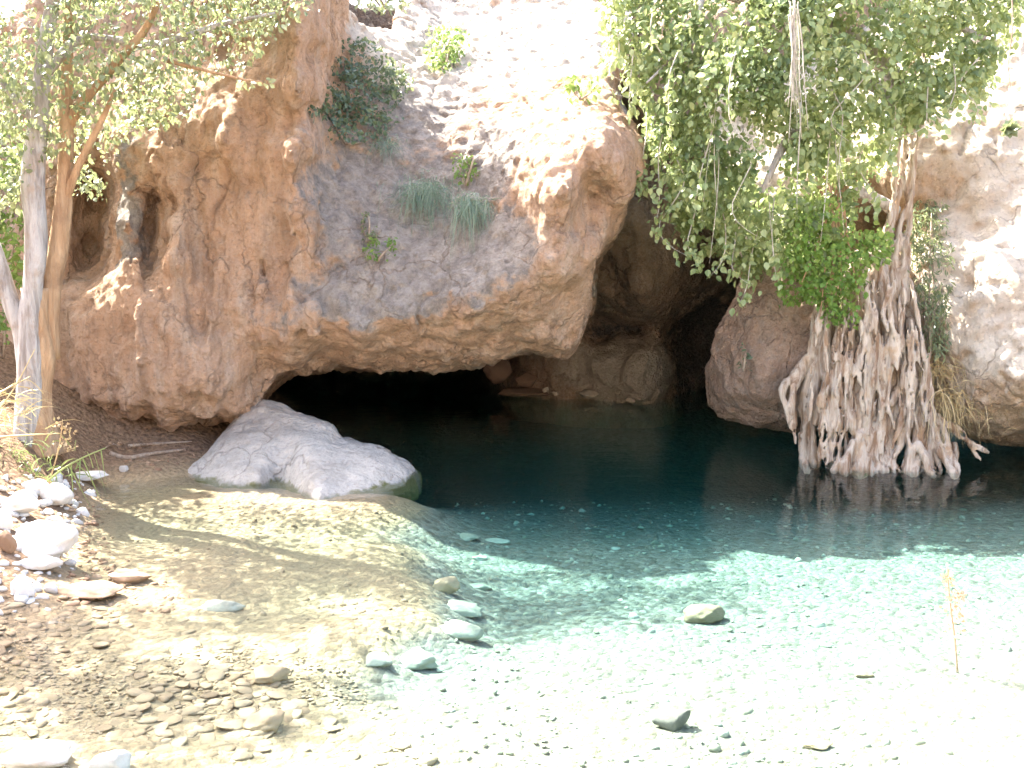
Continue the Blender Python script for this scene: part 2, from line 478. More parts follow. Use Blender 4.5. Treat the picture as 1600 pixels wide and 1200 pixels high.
# grey patina grew on the outer, water-washed faces of the middle bowl; the undercut stayed orange
gp = np.maximum.reduce([blob(v, P(620, 330, 9.6), (1.0, .9, .9)), blob(v, P(600, 470, 9.1), (.75, .5, .55)), blob(v, P(750, 400, 9.2), (.7, .6, .5)), blob(v, P(660, 180, 10.7), (.5, .8, .6)),
                        blob(v, P(200, 330, 9.4), (.16, .3, .6)), blob(v, P(760, 260, 9.8), (.45, .6, .6)), .7 * blob(v, P(780, 470, 8.9), (.6, .5, .3)), .55 * blob(v, P(440, 510, 9), (.5, .5, .3)), .6 * blob(v, P(20, 250, 10.3), (.6, .8, .8))])
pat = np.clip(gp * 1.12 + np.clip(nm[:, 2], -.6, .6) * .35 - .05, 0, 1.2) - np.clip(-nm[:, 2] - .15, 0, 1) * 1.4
pale = np.clip(nm[:, 2] * .8 + .45, 0, 1) * 1.1 * np.clip((v[:, 1] - 10.2) / 1.0, 0, 1) * np.clip((v[:, 0] + 2.4) / .6, 0, 1) + .45 * blob(v, P(360, 250, 9.2), (.3, .5, .4)) + .55 * blob(v, P(900, 210, 9.1), (.6, .5, .35))  # cream upper slope; extra paleness on upward faces stands in for full sun
rock_obj('overhanging_cliff', v, q, nm, M['cliff'], pat, pale, label='orange tufa cliff with grey middle and a jutting nose overhanging the dark cave', cat='cliff')
print('cliff', len(v), time.time() - T0)

# ------------------------------------------------------------------ the wall at the back of the cave
WL = [(-300, -150), (1420, -150), (1420, 820), (-300, 820)]
WD = [(600, 614, 13.1), (450, 618, 13.2), (760, 616, 13.1), (680, 612, 13.2), (520, 612, 13.2), (600, 568, 14.2), (700, 566, 14.2), (-300, 600, 14.2), (300, 600, 14.2), (450, 600, 14.0), (780, 590, 13.7), (760, 560, 14.0), (600, 540, 14.4), (400, 540, 14.2),
      (860, 600, 13.2), (900, 615, 13.1), (960, 618, 12.9), (1010, 612, 12.7), (1035, 590, 12.75), (1030, 550, 12.9), (1000, 535, 13.05), (930, 540, 13.2), (870, 560, 13.3), (1060, 600, 13.8), (1060, 540, 13.9),
      (940, 505, 13.8), (1000, 515, 13.6), (1060, 500, 13.6), (1000, 482, 12.3), (950, 475, 12.5), (1040, 490, 12.6), (960, 420, 12.2), (1010, 420, 11.9), (1060, 440, 12.1), (1080, 400, 12.1), (1000, 330, 11.8), (1050, 250, 11.6), (990, 200, 11.7), (1010, 150, 11.5), (1060, 50, 11.6),
      (1100, 480, 13.6), (1095, 560, 14.3), (1100, 640, 14.2), (1150, 500, 14.0), (1250, 500, 13.0), (1120, 400, 12.6), (1150, 300, 11.9), (1300, 300, 12), (1400, 500, 12.5),
      (800, 450, 12.6), (600, 450, 12.8), (300, 450, 12.6), (800, 200, 12.4), (400, 0, 13), (800, -100, 15), (1200, -100, 12.5), (950, 720, 13.0), (700, 720, 13.2), (1100, 720, 13.8), (400, 720, 13.3), (950, 800, 13.0), (600, 800, 13.2)]
WD = [(a_, b_, z_ + (3.0 * min(1, max(0, (790 - a_) / 50)) if b_ > 520 else 0)) for a_, b_, z_ in WD]
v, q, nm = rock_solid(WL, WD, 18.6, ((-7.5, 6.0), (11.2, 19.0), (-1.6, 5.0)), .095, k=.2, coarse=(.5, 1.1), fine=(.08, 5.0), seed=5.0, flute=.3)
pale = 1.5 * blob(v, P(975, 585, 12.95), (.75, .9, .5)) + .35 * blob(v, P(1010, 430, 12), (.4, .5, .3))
pat = 1.3 * np.clip((.2 - v[:, 0]) / .7, 0, 1) + 1.1 * blob(v, P(1100, 560, 13.8), (.5, 1, 1.2)) + .75 * blob(v, P(960, 520, 13.6), (.6, .6, .22))  # cave shade painted as near-black rock on the left and in crevices
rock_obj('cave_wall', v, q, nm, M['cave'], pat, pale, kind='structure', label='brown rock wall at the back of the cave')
print('cave', len(v), time.time() - T0)

# ------------------------------------------------------------------ pale sunlit cliff behind the roots and vine
RL = [(1075, -420), (2600, -420), (2600, 760), (1700, 735), (1600, 708), (1560, 700), (1520, 690), (1488, 655), (1440, 650), (1300, 650), (1250, 600), (1190, 470), (1150, 410), (1110, 300), (1085, 100)]
RD = [(1600, 690, 9.2), (1560, 640, 8.9), (1600, 600, 8.7), (1600, 500, 8.9), (1600, 400, 9.2), (1600, 250, 9.8), (1600, 100, 10.6), (1600, -100, 11.8), (1520, 620, 8.95), (1520, 500, 9.12), (1520, 400, 9.38), (1500, 280, 9.85), (1500, 130, 10.5), (1490, 560, 9.15), (1475, 420, 9.45),
      (1445, 300, 9.9), (1400, 230, 9.95), (1440, 400, 9.6), (1410, 300, 9.85), (1440, 500, 9.4), (1400, 600, 9.9), (1370, 345, 10.9), (1350, 310, 10.7), (1395, 380, 10.6), (1300, 500, 10.0), (1250, 400, 10.1), (1200, 480, 10.3), (1150, 350, 10.7), (1300, 220, 10.5), (1300, 150, 11.3), (1150, 200, 11.2), (1150, 100, 11.8), (1300, 0, 12.4), (1150, -50, 13), (1430, 50, 11.4),
      (1300, -200, 14), (1100, -300, 14.5), (1450, -150, 13), (1900, 620, 8.2), (1900, 200, 9.6), (1900, -100, 11), (2500, 600, 7), (2500, 0, 9), (1700, 650, 8.6), (1420, 170, 10.2), (1600, -300, 13.5)]
v, q, nm = rock_solid(RL, RD, 12.2, ((1.6, 7.2), (7.0, 12.6), (-.05, 6.9)), .058, k=.24, coarse=(.22, 1.1), fine=(.055, 6.0), seed=8.0, flute=.3)
PALE_V = v
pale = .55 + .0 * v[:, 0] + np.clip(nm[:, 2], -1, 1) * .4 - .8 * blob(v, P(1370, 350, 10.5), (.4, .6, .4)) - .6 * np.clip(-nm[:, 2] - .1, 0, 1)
pat = .3 * blob(v, P(1430, 250, 9.8), (.3, .5, 1.2))
rock_obj('pale_cliff', v, q, nm, M['right'], pat, pale, label='pale sunlit rock wall beside the hanging roots, its foot overhanging the water', cat='cliff')
print('right', len(v), time.time() - T0)

# ------------------------------------------------------------------ rounded rock bulging beside the roots
BL = [(1195, 400), (1168, 430), (1150, 470), (1122, 512), (1110, 570), (1114, 612), (1130, 640), (1165, 655), (1195, 668), (1240, 674), (1300, 676), (1340, 640), (1340, 450), (1260, 395)]
BD = [(1200, 430, 9.9), (1150, 500, 9.75), (1120, 580, 9.8), (1190, 560, 9.45), (1250, 560, 9.4), (1180, 620, 9.55), (1190, 655, 9.8), (1250, 660, 9.7), (1300, 560, 9.5), (1250, 450, 9.7), (1320, 660, 9.8), (1135, 630, 9.8)]
v, q, nm = rock_solid(BL, BD, 11.2, ((1.5, 3.9), (8.9, 11.5), (0.05, 2.4)), .04, k=.32, coarse=(.2, 1.3), fine=(.04, 8), seed=12.0)
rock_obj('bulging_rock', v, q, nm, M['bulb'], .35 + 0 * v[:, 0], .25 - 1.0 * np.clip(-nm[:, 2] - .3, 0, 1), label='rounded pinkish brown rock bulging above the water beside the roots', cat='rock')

# ------------------------------------------------------------------ smooth grey boulder half in the water
g = [G(250, 758), G(330, 768), G(430, 772), G(480, 778), G(560, 786), G(620, 768), G(655, 748)]
OL = [(225, 768), (262, 745), (320, 712), (345, 680), (372, 645), (400, 622), (440, 624), (475, 642), (520, 662), (535, 682), (590, 699), (635, 720), (658, 744), (657, 775), (610, 800), (560, 822), (470, 822), (430, 815), (300, 800), (235, 785)]
OD = [(250, 752, 8.75), (330, 725, 8.75), (345, 760, 8.5), (410, 745, 8.4), (400, 690, 8.9), (400, 640, 9.3), (450, 660, 9.15), (480, 700, 8.7), (436, 740, 8.65), (434, 765, 8.55), (470, 765, 8.15), (540, 770, 8.1), (560, 720, 8.6), (620, 740, 8.6), (645, 750, 8.7), (600, 765, 8.35), (530, 690, 8.95), (500, 748, 8.15), (430, 782, 8.4), (550, 790, 7.95), (380, 715, 8.7), (350, 690, 8.95)]
v, q, nm = rock_solid(OL, OD, 9.9, ((-3.6, -.4), (7.4, 10.2), (-.4, 1.0)), .035, k=.22, coarse=(.12, 1.5), fine=(.022, 5), seed=15.0, groove=.03)
rock_obj('grey_boulder', v, q, nm, M['boulder'], .75 + 0 * v[:, 0] - .8 * blob(v, P(380, 660, 9.1), (.35, .4, .2)), .2 + .5 * blob(v, P(510, 765, 8.05), (.25, .2, .12)), label='smooth blue grey boulder lying at the mouth of the cave', cat='boulder')  # pale spot low on the front paints in a patch of sun
print('boulder', time.time() - T0)

# ------------------------------------------------------------------ ground: bank, sandy shelf and pool bed in one sheet
GC = [(0, 760, .3), (60, 700, .38), (110, 770, .10), (60, 860, .1), (0, 920, .10), (0, 1010, .03), (140, 748, .06), (200, 712, .12), (300, 705, .12), (150, 690, .24), (90, 690, .36), (250, 690, .2), (250, 725, .07), (0, 690, .5), (230, 735, .05), (330, 735, .0), (260, 752, -.04),
      (165, 768, -.05), (140, 840, -.05), (130, 890, -.05), (200, 930, -.05), (80, 1000, -.05), (0, 1080, -.06), (240, 880, -.10),
      (300, 800, -.12), (300, 850, -.14), (500, 850, -.22), (600, 830, -.28), (640, 860, -.28), (400, 1000, -.18), (200, 1030, -.12), (100, 1100, -.11), (300, 1150, -.18), (560, 950, -.22), (660, 920, -.24), (670, 970, -.24), (600, 1000, -.24), (450, 1080, -.2), (450, 1180, -.24), (0, 1200, -.08), (200, 1200, -.14),
      (300, 782, -.05), (380, 788, -.06), (440, 792, -.07), (500, 795, -.07), (560, 797, -.09), (620, 780, -.14),
      (700, 870, -.55), (712, 920, -.52), (720, 980, -.46), (640, 1015, -.38), (560, 1050, -.3), (750, 1050, -.42), (900, 1000, -.5), (1200, 1000, -.48), (1450, 1000, -.42), (1600, 1000, -.38), (1000, 1150, -.34), (1400, 1150, -.34), (700, 1180, -.3)]
GC = [(a, b, z * .5 if z < 0 else z) for a, b, z in GC]
gc = [np.array([*G(a, b, z)[:2], z]) for a, b, z in GC]
for x, y, z in [(-5, 10.6, 1.4), (-3.2, 10.6, .9), (-8, 10, 1.6), (-7, 7, .7), (-5.5, 5, .35), (-4.6, 3.4, .15), (-9, 3, .9), (-2.2, 10.2, -.5), (-1.2, 9.4, -.85), (-.2, 8.3, -.75), (.6, 7.4, -.66), (2, 7.4, -.64), (3.5, 7.4, -.55), (5, 7.4, -.45), (.8, 8.4, -.85), (2, 8.4, -.82), (3.5, 8.4, -.68), (5, 8.6, -.55),
                (-.3, 9.6, -1.0), (1, 9.6, -1.05), (2.4, 9.6, -1.0), (4, 9.6, -.85), (-1.5, 10.4, -1.3), (0, 10.8, -1.3), (1.5, 11, -1.3), (3, 11.2, -1.2), (-2, 12.3, -1.1), (-1, 12.5, -1.1), (1, 12.3, -1.0), (3, 12.5, -1.0), (-2, 13.4, -.9), (-1, 13.5, -.9), (.2, 13.3, -.8), (1, 13, -.7), (2, 13.2, -.7), (3.2, 13.6, -.6), (5.5, 10, -.8), (7, 9, -.5), (8, 6, -.2), (9, 4, .4),
                (-3, 2, .1), (0, 2.6, -.25), (0, 1.0, .12), (3, 2.4, -.22), (3, .8, .15), (6, 2, .1), (-4, 0, .4), (0, -2, .3), (4, -2, .4), (-3, 13, -.3), (-4, 15, -.6), (-2, 15.5, -.9), (0, 16, -.9), (4, 15, -.2), (9, 12, .2), (-8, 15, 1), (8, 16, .5), (-2, 17, -.5)]:
    gc.append(np.array([x, y, z * .5 if z < 0 else z]))
gev = rbf(np.array(gc), .3)
def bed(x, y):
    x = np.asarray(x, float); y = np.asarray(y, float)
    xc, yc = np.clip(x, -9, 10), np.clip(y, -3, 17)
    z = gev(xc, yc)
    out = np.hypot(x - xc, y - yc)
    w = np.clip(out / 4, 0, 1)
    return z * (1 - w) + .6 * w
def stretch(a, b, h, far):
    c = np.arange(a, b, h); e = []; s = h; t = b
    while t < far: s *= 1.35; t += s; e.append(t)
    l = []; s = h; t = a
    while t > -far: s *= 1.35; t -= s; l.append(t)
    return np.array(l[::-1] + list(c) + e)
xs = stretch(-6.2, 6.5, .035, 300); ys = stretch(1.6, 14.5, .035, 300)
X, Y = np.meshgrid(xs, ys, indexing='ij')
Z = bed(X.ravel(), Y.ravel())
p3 = np.stack([X.ravel(), Y.ravel(), 0 * Z], -1)
nearm = (np.abs(X.ravel()) < 12) & (np.abs(Y.ravel() - 7) < 12)
Z[nearm] += fbm(p3[nearm], 1.1, 4, .5, 2) * .03 + fbm(p3[nearm], 9, 3, .55, 3) * .018
nx, ny = X.shape
i = np.arange(nx - 1)[:, None] * ny + np.arange(ny - 1)[None, :]
q = np.stack([i, i + ny, i + ny + 1, i + 1], -1).reshape(-1, 4)
bv = np.stack([X.ravel(), Y.ravel(), Z], -1)
m, nt, bs = mat_new('gravel_bed'); t = NT(nt); p = t.pos()
sep = t.n('SeparateXYZ'); t.l(p, sep.inputs[0])
v1 = t.n('TexVoronoi', feature='F1'); v1.inputs['Scale'].default_value = 24; t.l(t.pos((1, 1, .3)), v1.inputs['Vector'])
v2 = t.n('TexVoronoi', feature='F1'); v2.inputs['Scale'].default_value = 11; t.l(t.pos((1, .8, .3)), v2.inputs['Vector'])
big = t.noise(1.0, 4, .6, p); fin = t.noise(30, 5, .7, p)
gravel = t.mix(t.rng(v1.outputs['Color'], .1, .9), (.13, .12, .095), (.26, .245, .205))
gravel = t.mix(t.rng(v2.outputs['Distance'], .0, .6, .35, 0), gravel, (.10, .085, .06))
sand = t.mix(t.rng(fin, .3, .7), (.25, .19, .115), (.38, .30, .19))
soil = t.mix(t.rng(fin, .35, .65), (.13, .085, .055), (.30, .2, .13))
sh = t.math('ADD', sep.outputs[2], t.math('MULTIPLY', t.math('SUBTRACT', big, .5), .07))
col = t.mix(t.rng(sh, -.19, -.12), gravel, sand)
col = t.mix(t.rng(sh, -.80, -.36), (.10, .10, .08), col)  # deep bed darkened in its colour, imitating the shade under the cave
col = t.mix(t.rng(sh, .0, .12), col, soil)
t.l(col, bs.inputs['Base Color']); bs.inputs['Roughness'].default_value = .9; bs.inputs['Specular IOR Level'].default_value = .1
hh = t.math('ADD', t.math('MULTIPLY', v1.outputs['Distance'], -.8), t.math('ADD', t.math('MULTIPLY', v2.outputs['Distance'], -.6), fin))
t.l(t.bump(hh, .8, .05), bs.inputs['Normal'])
M['bed'] = m
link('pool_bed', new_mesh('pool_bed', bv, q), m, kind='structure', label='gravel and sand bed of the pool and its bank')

def on_bed(px, py):
    """where the sight lines through pixels meet the bed"""
    px = np.asarray(px, float); py = np.asarray(py, float)
    d = FW + np.stack([(px - CX) / FPX, 0 * px, 0 * px], -1) + UP * ((CY - py) / FPX)[..., None]
    z = np.zeros(px.shape)
    for _ in range(10):
        g_ = C0 + d * ((z - CAMZ) / d[..., 2])[..., None]; z = .5 * z + .5 * bed(g_[..., 0], g_[..., 1])
    return C0 + d * ((z - CAMZ) / d[..., 2])[..., None]

# ------------------------------------------------------------------ water: a closed body, clear, tinted by absorption
m, nt, bs = mat_new('clear_water'); t = NT(nt); nt.nodes.remove(bs)
out = nt.nodes['Material Output']
ps = t.pos((1, 1, 1))
rip = t.math('ADD', t.noise(3.2, 3, .5, t.pos((.8, 1.6, 1)), .4), t.math('MULTIPLY', t.noise(14, 2, .5, t.pos((.8, 1.5, 1))), .22))
bn = t.bump(rip, .13, .06)
geo = t.n('NewGeometry')
dot = t.n('VectorMath', operation='DOT_PRODUCT'); t.l(geo.outputs['Incoming'], dot.inputs[0]); t.l(bn, dot.inputs[1])
c1 = t.math('SUBTRACT', 1.0, t.math('ABSOLUTE', dot.outputs['Value']))
fr = t.math('ADD', .02, t.math('MULTIPLY', .98, t.math('POWER', c1, 5.0)))
tr = t.n('BsdfTransparent'); gl = t.n('BsdfGlossy'); gl.inputs['Roughness'].default_value = .015
t.l(bn, gl.inputs['Normal'])
ms = t.n('MixShader'); t.l(fr, ms.inputs[0]); t.l(tr.outputs[0], ms.inputs[1]); t.l(gl.outputs[0], ms.inputs[2])
t.l(ms.outputs[0], out.inputs['Surface'])
va = t.n('VolumeAbsorption'); va.inputs['Color'].default_value = (.04, .865, .875, 1); va.inputs['Density'].default_value = .52
t.l(va.outputs[0], out.inputs['Volume'])
M['water'] = m
a, b, c, d = -7.5, 9.5, .2, 19.5
wv = np.array([(a, c, 0), (b, c, 0), (b, d, 0), (a, d, 0), (a, c, -2.6), (b, c, -2.6), (b, d, -2.6), (a, d, -2.6)])
wf = np.array([(0, 1, 2, 3), (7, 6, 5, 4), (0, 4, 5, 1), (1, 5, 6, 2), (2, 6, 7, 3), (3, 7, 4, 0)])
link('water', new_mesh('water', wv, wf, False), m, kind='structure', label='clear turquoise pool water')
# ------------------------------------------------------------------ assumed far side of the gorge, unseen, added for warm bounce light
gx, gz = np.meshgrid(np.linspace(-34, 34, 90), np.linspace(-.5, 11, 24), indexing='ij')
gp = np.stack([gx.ravel(), -15 - gz.ravel() * .35, gz.ravel()], -1)
gp[:, 1] += fbm(gp, .25, 4) * 3.5
i = np.arange(89)[:, None] * 24 + np.arange(23)[None, :]
gq = np.stack([i, i + 1, i + 25, i + 24], -1).reshape(-1, 4)
gb = gp.copy(); gb[:, 1] -= 6
link('gorge_bounce_wall', new_mesh('gorge_bounce_wall', np.concatenate([gp, gb]), np.concatenate([gq, gq[:, ::-1] + len(gp)]), True, {'patina_or_shade': np.zeros(len(gp) * 2), 'pale': np.full(len(gp) * 2, .6)}), M['right'], kind='structure', label='unseen rock wall assumed across the gorge, added for bounce light')
print('setting done', time.time() - T0)

# ------------------------------------------------------------------ finding the rock surface at a place, so that plants sit on it
def surf_of(V):
    px, py, _ = proj(V); n = V[:, 1]
    def s(x, y, r=14):
        m = (np.abs(px - x) < r) & (np.abs(py - y) < r)
        return float(np.percentile(n[m], 4)) if m.any() else 9.5
    return s
SFC = surf_of(CLIFF_V); SFP = surf_of(PALE_V)

def unit(a): return a / (np.linalg.norm(a, axis=-1, keepdims=True) + 1e-9)

# ------------------------------------------------------------------ leaves
LT = np.array([(0, 0, 0), (.24, .22, .05), (.30, .55, .07), (0, 1, -.10), (-.30, .55, .07), (-.24, .22, .05), (0, .5, -.02)])
LF = np.array([(0, 1, 6), (1, 2, 6), (2, 3, 6), (6, 3, 4), (6, 4, 5), (6, 5, 0)])

def leaf_arrays(cen, axis, nrm, size, wid=1.0):
    """one folded ovate blade per row"""
    a = unit(axis); s = unit(np.cross(a, nrm)); n = np.cross(s, a)
    L = size[:, None, None]
    v = cen[:, None, :] + L * (LT[None, :, 0:1] * wid * s[:, None, :] + LT[None, :, 1:2] * a[:, None, :] + LT[None, :, 2:3] * n[:, None, :])
    f = LF[None] + (np.arange(len(cen)) * 7)[:, None, None]
    return v.reshape(-1, 3), f.reshape(-1, 3), (s, a, n)

def leaf_mat(name, c1, c2, c3, transl=.45, spec=.3):
    m, nt, bs = mat_new(name); t = NT(nt)
    r = t.attr('rnd')
    col = t.ramp(r, [(0, c1), (.55, c2), (1, c3)])
    t.l(col, bs.inputs['Base Color']); bs.inputs['Roughness'].default_value = .36; bs.inputs['Specular IOR Level'].default_value = spec
    tl = t.n('BsdfTranslucent'); t.l(t.mix(.65, col, (.38, .43, .17), 'MIX'), tl.inputs[0])
    ms = t.n('MixShader'); ms.inputs[0].default_value = transl
    t.l(bs.outputs[0], ms.inputs[1]); t.l(tl.outputs[0], ms.inputs[2]); t.l(ms.outputs[0], nt.nodes['Material Output'].inputs['Surface'])
    return m
M['vine_leaf'] = leaf_mat('vine_leaf', (.085, .14, .055), (.20, .265, .10), (.42, .47, .23), .42, .55)
M['tree_leaf'] = leaf_mat('tree_leaf', (.10, .135, .08), (.20, .235, .13), (.40, .42, .25), .38, .55)
M['bush_leaf'] = leaf_mat('bush_leaf', (.05, .085, .06), (.08, .125, .085), (.13, .17, .09), .25)
M['fresh_leaf'] = leaf_mat('fresh_leaf', (.08, .17, .03), (.14, .25, .045), (.24, .33, .08), .4)
M['grey_leaf'] = leaf_mat('grey_leaf', (.09, .12, .07), (.15, .18, .10), (.24, .26, .15), .3)
M['blue_grass'] = leaf_mat('blue_grass', (.10, .17, .13), (.16, .24, .18), (.24, .30, .22), .2)
M['green_grass'] = leaf_mat('green_grass', (.10, .16, .04), (.20, .26, .08), (.36, .37, .16), .3)
M['straw'] = leaf_mat('straw', (.35, .25, .11), (.48, .36, .18), (.6, .48, .28), .2)

def in_poly(poly, n, dens=None):
    poly = np.asarray(poly, float); lo, hi = poly.min(0), poly.max(0); out = []
    while sum(map(len, out)) < n:
        c = lo + rng.random((n * 2, 2)) * (hi - lo)
        c = c[poly_sd(poly, c[:, 0], c[:, 1]) < rng.normal(0, 7, len(c))]
        out.append(c)
    return np.concatenate(out)[:n]

def Pn(px, py, Y):
    d = FW + np.stack([(px - CX) / FPX, 0 * px, 0 * px], -1) + UP * ((CY - py) / FPX)[:, None]
    return C0 + d * (Y / d[:, 1])[:, None]

def leaf_cloud(poly, depth, thick, n, size, clump=(2.6, -.05), hang=(0, -.2, -.8), face=(-.45, -.5, .8), jit=.6, seed=1.0, pw=1.0):
    """leaf positions filling a mass that is 'thick' metres deep behind its front, with gaps between clumps"""
    got = []
    while sum(len(g_[0]) for g_ in got) < n:
        c = in_poly(poly, n)
        Y = depth(c[:, 0], c[:, 1]) + rng.random(len(c)) ** pw * thick
        p = Pn(c[:, 0], c[:, 1], Y)
        k = fbm(p, clump[0], 2, .5, seed) > clump[1] + rng.normal(0, .06, len(p))
        got.append((p[k],))
    p = np.concatenate([g_[0] for g_ in got])[:n]
    ax = unit(np.array(hang) + rng.normal(0, jit, (n, 3)))
    nr = unit(np.array(face) + rng.normal(0, jit * .8, (n, 3)))
    sz = size * rng.uniform(.4, 1.4, n)
    rnd = np.clip(fbm(p, 1.7, 2, .5, seed + 2) * .8 + .5 + rng.normal(0, .2, n), 0, 1)
    return p, ax, nr, sz, rnd

_lv = {}
def leaf_variant(mat, k, wid):
    key = (mat.name, k, wid)
    if key not in _lv:
        v = LT.copy(); v[:, 0] *= wid
        me = new_mesh('leaf', v, LF, False, {'rnd': np.full(7, (k + .5) / 6)}); me.materials.append(mat); _lv[key] = me
    return _lv[key]

def plant_leaves(parent, mat, cloud, wid=1.0, single=0, name='foliage'):
    """the front-most leaves as leaves of their own, the rest as one mass"""
    p, ax, nr, sz, rnd = cloud
    org = np.array(parent.location)
    k = np.argsort(p[:, 1] - sz * 4)
    own = k[:single]; rest = k[single:]
    if len(rest):
        v, f, _ = leaf_arrays(p[rest], ax[rest], nr[rest], sz[rest], wid)
        me = new_mesh(name, v - org, f, False, {'rnd': np.repeat(rnd[rest], 7)})
        link(name, me, mat, parent, kind='stuff')
    if len(own):
        a = unit(ax[own]); s = unit(np.cross(a, nr[own])); n = np.cross(s, a)
        for j, i in enumerate(own):
            o = link('leaf', leaf_variant(mat, int(rnd[i] * 5.99), wid), None, parent)
            mt = np.eye(4); mt[:3, 0] = s[j] * sz[i]; mt[:3, 1] = a[j] * sz[i]; mt[:3, 2] = n[j] * sz[i]; mt[:3, 3] = p[i] - org
            o.matrix_basis = mt.T.tolist() if False else [list(r_) for r_ in mt]

def bark_mat(name, c1, c2, c3, sc=1.0):
    m, nt, bs = mat_new(name); t = NT(nt)
    st = t.noise(14 * sc, 6, .65, t.pos((1, 1, .16)), .6); b = t.noise(5 * sc, 5, .6, t.pos()); f = t.noise(60 * sc, 4, .7, t.pos((1, 1, .4)))
    col = t.mix(t.rng(st, .38, .56), c1, c2)
    col = t.mix(t.rng(b, .52, .68, 0, .8), col, c3)
    t.l(col, bs.inputs['Base Color']); bs.inputs['Roughness'].default_value = .9; bs.inputs['Specular IOR Level'].default_value = .15
    n1 = t.bump(st, 1.0, .06); t.l(t.bump(f, .4, .008, n1), bs.inputs['Normal'])
    return m
M['root'] = bark_mat('bleached_root', (.22, .14, .09), (.48, .41, .34), (.38, .26, .16))
M['grey_bark'] = bark_mat('grey_bark', (.26, .23, .21), (.46, .44, .42), (.32, .25, .19))
M['tan_bark'] = bark_mat('tan_bark', (.34, .21, .12), (.45, .31, .19), (.28, .18, .11))
M['twig'] = bark_mat('dry_twig', (.30, .22, .16), (.45, .37, .29), (.2, .14, .1), 2)
M['pale_stem'] = bark_mat('pale_stem', (.48, .43, .36), (.62, .58, .5), (.38, .32, .26), 2)

# ------------------------------------------------------------------ tree with bleached roots hanging down to the water
base = G(1345, 733)
tree = empty('fig_tree', base, 'large leafy tree clinging to the cliff, bleached roots draped into the water', 'tree')
def path(pts, y0, y1):
    n = len(pts); return [P(a, b, y0 + (y1 - y0) * (i / (n - 1))) for i, (a, b) in enumerate(pts)]
ROOTS = [  # points from top to foot, radii in pixels, depth top and foot
    ([(1279, 480), (1267, 544), (1249, 585), (1240, 620), (1244, 693)], (9, 8, 8, 6, 3), 9.35, 9.15),
    ([(1262, 560), (1240, 590), (1224, 606), (1231, 645), (1243, 686)], (7, 7, 6, 5, 3), 9.3, 9.15),
    ([(1292, 500), (1276, 550), (1258, 604), (1256, 670), (1259, 726)], (10, 9, 9, 8, 9), 9.3, 9.28),
    ([(1302, 500), (1284, 568), (1270, 622), (1271, 670), (1273, 724)], (9, 9, 8, 7, 8), 9.25, 9.25),
    ([(1314, 500), (1306, 570), (1284, 630), (1273, 662)], (9, 9, 8, 5), 9.15, 9.1),
    ([(1320, 520), (1305, 580), (1301, 625), (1292, 662)], (9, 17, 19, 8), 9.25, 9.05),
    ([(1316, 600), (1318, 650), (1328, 668)], (12, 12, 7), 9.1, 9.0),
    ([(1304, 655), (1303, 690), (1297, 724)], (9, 8, 9), 9.3, 9.3),
    ([(1322, 690), (1312, 712), (1290, 722)], (4, 4, 3), 9.2, 9.2),
    ([(1345, 420), (1350, 500), (1349, 580), (1343, 640), (1343, 690), (1342, 735)], (13, 13, 13, 12, 12, 15), 9.2, 9.0),
    ([(1343, 680), (1330, 708), (1314, 722), (1301, 735)], (8, 7, 6, 5), 8.98, 8.95),
    ([(1346, 690), (1354, 715), (1360, 738)], (7, 6, 6), 8.98, 8.93),
    ([(1336, 690), (1328, 715), (1322, 738)], (7, 6, 6), 8.95, 8.9),
    ([(1332, 490), (1330, 580), (1322, 630), (1334, 675)], (9, 9, 9, 7), 9.15, 9.0),
    ([(1366, 400), (1363, 520), (1371, 580), (1371, 628), (1360, 668), (1366, 730)], (14, 13, 12, 11, 9, 10), 9.3, 9.0),
    ([(1372, 420), (1386, 520), (1390, 568), (1401, 616), (1390, 658), (1376, 690), (1378, 732)], (12, 12, 11, 10, 9, 8, 8), 9.25, 9.02),
    ([(1388, 470), (1408, 550), (1405, 595), (1396, 630)], (9, 9, 8, 6), 9.3, 9.05),
    ([(1425, 500), (1428, 550), (1425, 592), (1408, 632), (1396, 666), (1387, 694), (1388, 730)], (8, 9, 9, 9, 8, 7, 7), 9.3, 9.0),
    ([(1426, 592), (1417, 655), (1410, 690), (1400, 714)], (9, 8, 6, 3), 9.1, 8.95),
    ([(1422, 600), (1409, 660), (1396, 700)], (7, 6, 3), 9.08, 8.93),
    ([(1432, 540), (1436, 592), (1432, 655), (1432, 700), (1428, 737)], (9, 11, 11, 10, 10), 9.25, 8.92),
    ([(1434, 695), (1446, 724), (1459, 743)], (7, 6, 6), 8.92, 8.84),
    ([(1428, 700), (1420, 722), (1417, 738)], (6, 5, 5), 8.92, 8.9),
    ([(1444, 560), (1446, 640), (1446, 690), (1452, 738)], (9, 9, 8, 7), 9.3, 8.95),
    ([(1450, 620), (1456, 665), (1470, 705), (1489, 742)], (8, 8, 8, 8), 9.2, 8.85),
    ([(1462, 640), (1474, 665), (1482, 700), (1494, 735)], (5, 5, 5, 6), 9.15, 8.87),
    ([(1466, 650), (1505, 684), (1542, 706)], (5, 5, 3), 9.1, 9.0),
    ([(1470, 655), (1500, 672), (1520, 700), (1532, 718)], (3, 3, 2.5, 2), 9.1, 9.0),
    ([(1355, 470), (1357, 540), (1360, 600), (1354, 660), (1356, 700), (1352, 734)], (9, 9, 9, 8, 7, 7), 9.05, 8.97),
    ([(1378, 560), (1382, 610), (1378, 650), (1368, 690), (1366, 715)], (8, 9, 8, 6, 4), 9.05, 8.97),
]
rg = np.random.default_rng(5)
